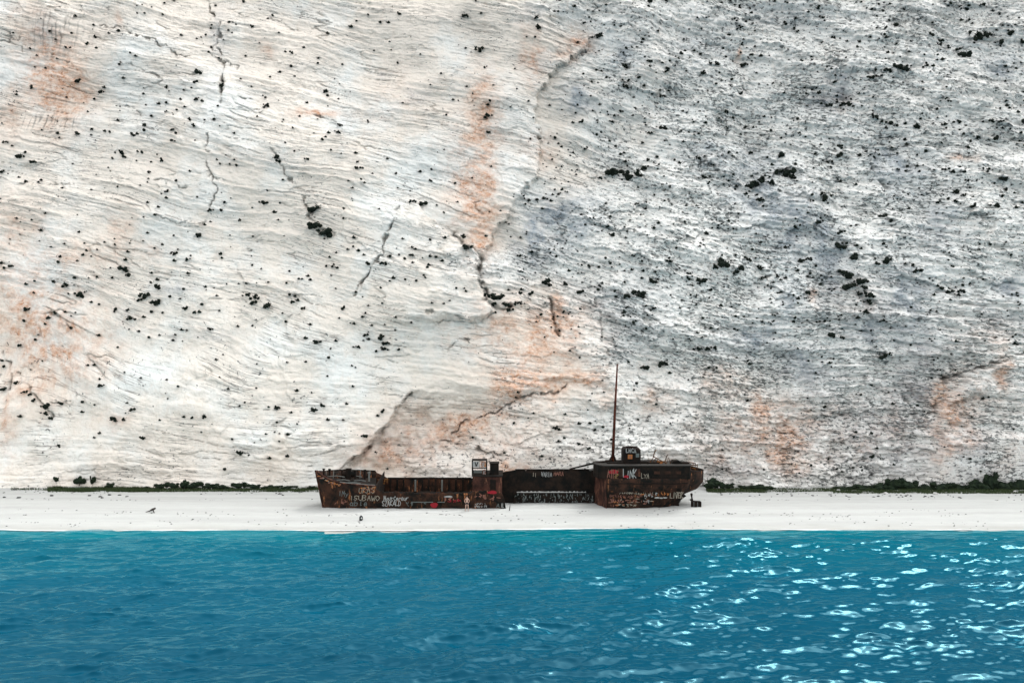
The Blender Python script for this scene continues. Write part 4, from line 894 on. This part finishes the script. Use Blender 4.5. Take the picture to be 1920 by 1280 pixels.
def graffiti(text, px0, px1, py0, py1, mat, parent, surf, w=.05, slant=.08, jit=.09):
    w *= .62
    """strokes of paint on a plated surface; surf(px, z) gives the plate's Y"""
    mb = MB(); n = len(text); cw_ = (px1-px0)/n; r = random.Random(text+str(px0))
    for i, ch in enumerate(text):
        up = r.uniform(-.06, .06); sc2 = r.uniform(.9, 1.08)
        strokes = G.get(ch, [])
        if ch == '~': strokes = [[(r.random(), r.random()) for _ in range(r.randint(2, 4))] for _ in range(r.randint(1, 2))]
        for stroke in strokes:
            pts = []
            for (gx, gy) in stroke:
                px = px0+cw_*(i+.08+.78*gx+slant*gy+r.uniform(-jit,jit)); py = py1-(py1-py0)*(gy*sc2+up+r.uniform(-jit,jit))
                x0_, z_ = (px-960)*S0, Z0(py)
                Ys = surf(px, z_); pts.append(np.array(((px-960)/F*Ys, Ys-.045, CAMZ-(py-640)/F*Ys)))
            for a, b_ in zip(pts[:-1], pts[1:]):
                d = b_-a; L_ = np.linalg.norm(d)+1e-6; d = d/L_; nrm = np.array((-d[2], 0, d[0]))*w
                a2, b2 = a-d*w*.7, b_+d*w*.7; th = np.array((0,.03,0))
                mb.add([a2-nrm, b2-nrm, b2+nrm, a2+nrm, a2-nrm+th, b2-nrm+th, b2+nrm+th, a2+nrm+th], [(0,1,2,3),(4,7,6,5),(0,4,5,1),(1,5,6,2),(2,6,7,3),(3,7,4,0)])
    o = mb.build('graffiti', M[mat], parent); return o
def sfore(px, z):
    zb = -.45; zr = Z0(near_rim(px)); t = max(0, min(1, (z-zb)/(zr-zb)))
    return fore_y(px, t, z)-.04
def sstern(px, z): return 115.0-.06
def shouse(px, z): return 115.05
def swall(px, z): return 119.25
gf = [('UKAS',672,703,913,924,'cream',.045),('ISUBAWO',655,712,929,937.5,'cream',.055),('IMy',634,654,921,930,'grey',.045),('able',655,690,938,947,'grey',.06),('NourCerour',719,766,929,937.5,'white',.05),
 ('SZAKALD',716,752,938.5,947.5,'white',.055),('~~~~',832,864,931,939,'pink',.06),('~~~',838,866,935,941,'redp',.05),('~~~',889,912,925,932,'pink',.06),
 ('~~~~~',889,912,942,945.5,'white',.035),('~~~~~~~~~',889,913,946.5,951,'white',.04),('A',930,937,944,951,'grey',.05),('IL',939,945,943,951,'white',.05),('~~',760,775,940,948,'grey',.04),('~~',786,800,941,949,'grey',.045),('~~~',905,940,929,936,'pink',.055),('~~',622,652,935,945,'pink',.05)]
for t_, a, b_, c0, c1, m_, w_ in gf: graffiti(t_, a, b_, c0, c1, m_, hull_o, sfore, w_)
# white top stroke, long pale line and red painted disc
mb = MB()
def blob(cx, cy, rx, ry, surf, mat, parent, name='painted_patch', n=16):
    b2 = MB(); pts = []
    for k in range(n):
        a = 2*math.pi*k/n; q_ = 1+.1*math.sin(3*a+cx); px = cx+rx*q_*math.cos(a); py = cy+ry*q_*math.sin(a); Ys = surf(px, Z0(py)); pts.append(((px-960)/F*Ys, Ys-.05, CAMZ-(py-640)/F*Ys))
    b2.add(pts+[(p[0], p[1]+.03, p[2]) for p in pts], [tuple(range(n)), tuple(range(n,2*n))[::-1]]+[(k,k+n,(k+1)%n+n,(k+1)%n) for k in range(n)])
    return b2.build(name, M[mat], parent)
blob(814, 946.5, 7, 5, sfore, 'redp', hull_o); blob(841, 930.5, 8, 1.6, sfore, 'white', hull_o); blob(923, 922.5, 9, 3.2, sfore, 'redp', hull_o)
blob(690, 907.5+3, 0.1, .1, sfore, 'grey', hull_o) if False else None
for k in range(26):
    f_ = k/25; px = 594+46*f_+R.uniform(-1.5,1.5); py = near_rim(px)+R.uniform(2.2, 6.5)
    blob(px, py, R.uniform(.8,2.6), R.uniform(.5,1.5), sfore, R.choice(['orange','orange','pink','cream','orange']), hull_o, n=9)
for k in range(24):
    px = R.uniform(672,704); py = R.uniform(912,927)
    blob(px, py, R.uniform(.6,2.4), R.uniform(.4,1.5), sfore, R.choice(['orange','orange','pink']), hull_o, n=8)
for k in range(34):
    px = R.uniform(1142,1226); py = R.uniform(921,947)
    blob(px, py, R.uniform(.8,4.5), R.uniform(.35,.9), lambda px, z: 114.97+max(0,(Z0(935)-z))*.15, R.choice(['pink','pink','orange','cream']), stn, n=8)
mb = MB()
for (a, b_) in ((771,812),(820,834)): mb.box(((a-960)*S0, 114.86, Z0(941.2)), ((b_-960)*S0, 114.97, Z0(940)))
mb.build('welded_strip', M['grey'], hull_o)
gs = [('ATHE',1138,1160,880,896,'pink',.06),('E',1152,1160,889,896,'yellow',.05),('LINK',1168,1193,880,896,'white',.07),('LYA',1202,1217,888,896,'cream',.05)]
for t_, a, b_, c0, c1, m_, w_ in gs: graffiti(t_, a, b_, c0, c1, m_, dh, shouse, w_)
blob(1174, 893, 5, 2.5, shouse, 'redp', dh); blob(1150, 884, 9, 4, lambda px, z: 115.075, 'redp', dh)
gs = [('~~~~~~~~~~~~~~~',1160,1226,922.5,926.5,'cream',.04),('~~~~~~',1143,1170,927,931.5,'pink',.045),('~~~~~~',1162,1200,928,935,'pink',.06),('~~~~~',1143,1166,934,943,'pink',.06),('~~~~~~~~~~',1165,1215,937,943,'pink',.045),('~~~',1206,1225,925,932,'white',.05),
 ('~~~~~~',1168,1200,921,924,'cream',.03),('~~~~~',1158,1194,944,949,'cream',.04),('~~~',1204,1218,936,943,'white',.04),('LIVEK',1256,1281,923,934,'cream',.06),('~',1227,1233,919,932,'white',.06),('~~~',1143,1158,945,950,'pink',.035),('~~~',1238,1256,921,930,'orange',.05),('~',1208,1214,928,935,'white',.05)]
for t_, a, b_, c0, c1, m_, w_ in gs: graffiti(t_, a, b_, c0, c1, m_, stn, lambda px, z: float(np.interp(px,[1112,1240,1262,1285],[114.99,114.99,115.05,115.3]))+max(0,(Z0(935)-z))*float(np.interp(px,[1150,1240,1280],[.1,.4,.9])), w_)
for cx, cy, rx, ry, m_ in ((1232,932.5,5,1.4,'white'),(1240,933,3,1.2,'white'),(1247,932.5,4,1.2,'white'),(1274,922.5,6,1.5,'cream')): blob(cx, cy, rx, ry, lambda px, z: 115.02, m_, stn)
graffiti('II', 998, 1006, 886, 893, 'cream', hw, swall, .05); graffiti('WARIA', 1015, 1035, 885, 893, 'white', hw, swall, .05); graffiti('MARA', 1038, 1057, 884, 891, 'pink', hw, swall, .06)
graffiti('LMCA', 1174, 1193, 841, 848, 'white', fn, lambda px, z: 116.3, .07, 0); graffiti('V', 889, 896, 866, 874, 'hull_dark', pf, lambda px, z: 117.02, .08); graffiti('XE', 902, 911, 866, 875, 'white', pf, lambda px, z: 117.02, .06)
graffiti('K', 906, 911, 881, 888, 'white', pf, lambda px, z: 117.2, .05)

# ------------------------------------------------------------------ person
px_, py_, pz_ = ground(875.5, 957.5)
per = empty('person', (px_, py_, pz_))
tag(per, 'bare legged person in dark swimwear standing on the beach before the wreck', 'person')
def skinned(name, verts, edges, radii, mat, parent, levels=2, root=0):
    me = bpy.data.meshes.new(name); me.from_pydata(verts, edges, []); me.update(); me.materials.append(mat)
    o = bpy.data.objects.new(name, me); C.objects.link(o); o.parent = parent
    sk = o.modifiers.new('skin', 'SKIN'); sk.use_smooth_shade = True
    if not me.skin_vertices: me.attributes
    if not len(me.skin_vertices):
        bpy.context.view_layer.objects.active = o; o.select_set(True); bpy.ops.object.mode_set(mode='EDIT'); bpy.ops.mesh.customdata_skin_add(); bpy.ops.object.mode_set(mode='OBJECT'); o.select_set(False)
    for i, r_ in enumerate(radii):
        me.skin_vertices[0].data[i].radius = r_ if hasattr(r_, '__len__') else (r_, r_)
    me.skin_vertices[0].data[root].use_root = True
    sb_ = o.modifiers.new('sub', 'SUBSURF'); sb_.levels = levels; sb_.render_levels = levels
    return o
V, E, RD = [], [], []
def vtx(p, r_, frm=None):
    V.append(p); RD.append(r_)
    if frm is not None: E.append((frm, len(V)-1))
    return len(V)-1
pel = vtx((0,0,.95), (.15,.11)); bel = vtx((0,0,1.10), (.13,.10), pel); chest = vtx((0,.01,1.32), (.16,.11), bel); shl = vtx((0,.01,1.46), (.10,.08), chest)
neck = vtx((0,0,1.54), .055, shl); chin = vtx((0,-.015,1.60), .065, neck); head = vtx((0,-.01,1.69), (.078,.095), chin); crown = vtx((0,0,1.77), (.06,.07), head); nose = vtx((0,-.115,1.675), .014, head)
for s in (-1, 1):
    hip = vtx((s*.10,0,.88), .105, pel); knee = vtx((s*.14,-.015,.50), .062, hip); calf = vtx((s*.15,.02,.33), .058, knee); ank = vtx((s*.155,.01,.09), .038, calf); toe = vtx((s*.18,-.15,.03), .032, ank)
    sh_ = vtx((s*.19,.01,1.43), .06, shl); elb = vtx((s*.30,.06,1.17), .042, sh_); wr = vtx((s*.20,-.04,.99), .030, elb); palm = vtx((s*.155,-.09,.955), (.036,.018), wr)
    for k in range(4):
        k1 = vtx((s*(.125-.004*k),-.10-.012*k+.02,.965-.018*k), .010, palm); k2 = vtx((s*(.085-.006*k*(k-1.5)),-.125,.955-.018*k), .008, k1)
    th1 = vtx((s*.165,-.115,.985), .011, palm); vtx((s*.145,-.135,1.01), .009, th1)
skinned('body', V, E, RD, M['skin'], per)
mb = MB(); vs, fs = [], []
for i in range(6):
    a = math.pi*.5*i/5
    for k in range(12):
        t = 2*math.pi*k/12; vs.append((.098*math.cos(a)*math.cos(t), .015+.112*math.cos(a)*math.sin(t), 1.70+.12*math.sin(a)-(.06 if (i == 0 and math.sin(t) > -.2) else 0)))
for i in range(5):
    for k in range(12): fs.append((i*12+k, i*12+(k+1)%12, (i+1)*12+(k+1)%12, (i+1)*12+k))
mb.add(vs, fs); o = mb.build('hair', M['hair'], per, True)
mb = MB(); mb.tube([(0,0,1.02),(0,0,.97),(0,0,.88)],[.165,.185,.20], 14, False)
for s in (-1, 1): mb.tube([(s*.095,0,.93),(s*.11,0,.80)],[.125,.115], 10, False)
mb.v = [(x, y*.85, z) for x, y, z in mb.v]; o = mb.build('swim_shorts', M['swim'], per, True); solid(o, .012)

# ------------------------------------------------------------------ light, sky, camera
SUN_EL, SUN_AZ = 54, 43            # high, beyond the cliff to the right
w_ = bpy.data.worlds.new('World'); sc.world = w_; w_.use_nodes = True
nt = w_.node_tree; bg = nt.nodes['Background']
sky = nt.nodes.new('ShaderNodeTexSky'); sky.sky_type = 'NISHITA'; sky.sun_disc = False
sky.sun_elevation = rad(SUN_EL); sky.sun_rotation = rad(SUN_AZ); sky.dust_density = 3.0
hs = nt.nodes.new('ShaderNodeHueSaturation'); hs.inputs['Saturation'].default_value = .03
nt.links.new(sky.outputs[0], hs.inputs['Color']); nt.links.new(hs.outputs[0], bg.inputs['Color']); bg.inputs['Strength'].default_value = .15
sl = bpy.data.lights.new('sun', 'SUN'); sl.energy = .5; sl.angle = rad(12); sl.color = (1, .97, .93)
so = bpy.data.objects.new('sun', sl); C.objects.link(so)
from mathutils import Vector
d = Vector((math.cos(rad(SUN_EL))*math.sin(rad(SUN_AZ)), math.cos(rad(SUN_EL))*math.cos(rad(SUN_AZ)), math.sin(rad(SUN_EL))))
so.rotation_euler = d.to_track_quat('Z', 'Y').to_euler()
cam = bpy.data.cameras.new('camera'); co = bpy.data.objects.new('camera', cam); C.objects.link(co)
cam.sensor_width = 36; cam.lens = 36*F/1920; cam.clip_end = 5000
co.location = (0, 0, CAMZ); co.rotation_euler = (rad(90), 0, 0)
sc.camera = co
vs_ = sc.view_settings; vs_.view_transform = 'Standard'; vs_.look = 'None'; vs_.exposure = 1.84; vs_.gamma = 1; vs_.use_curve_mapping = False
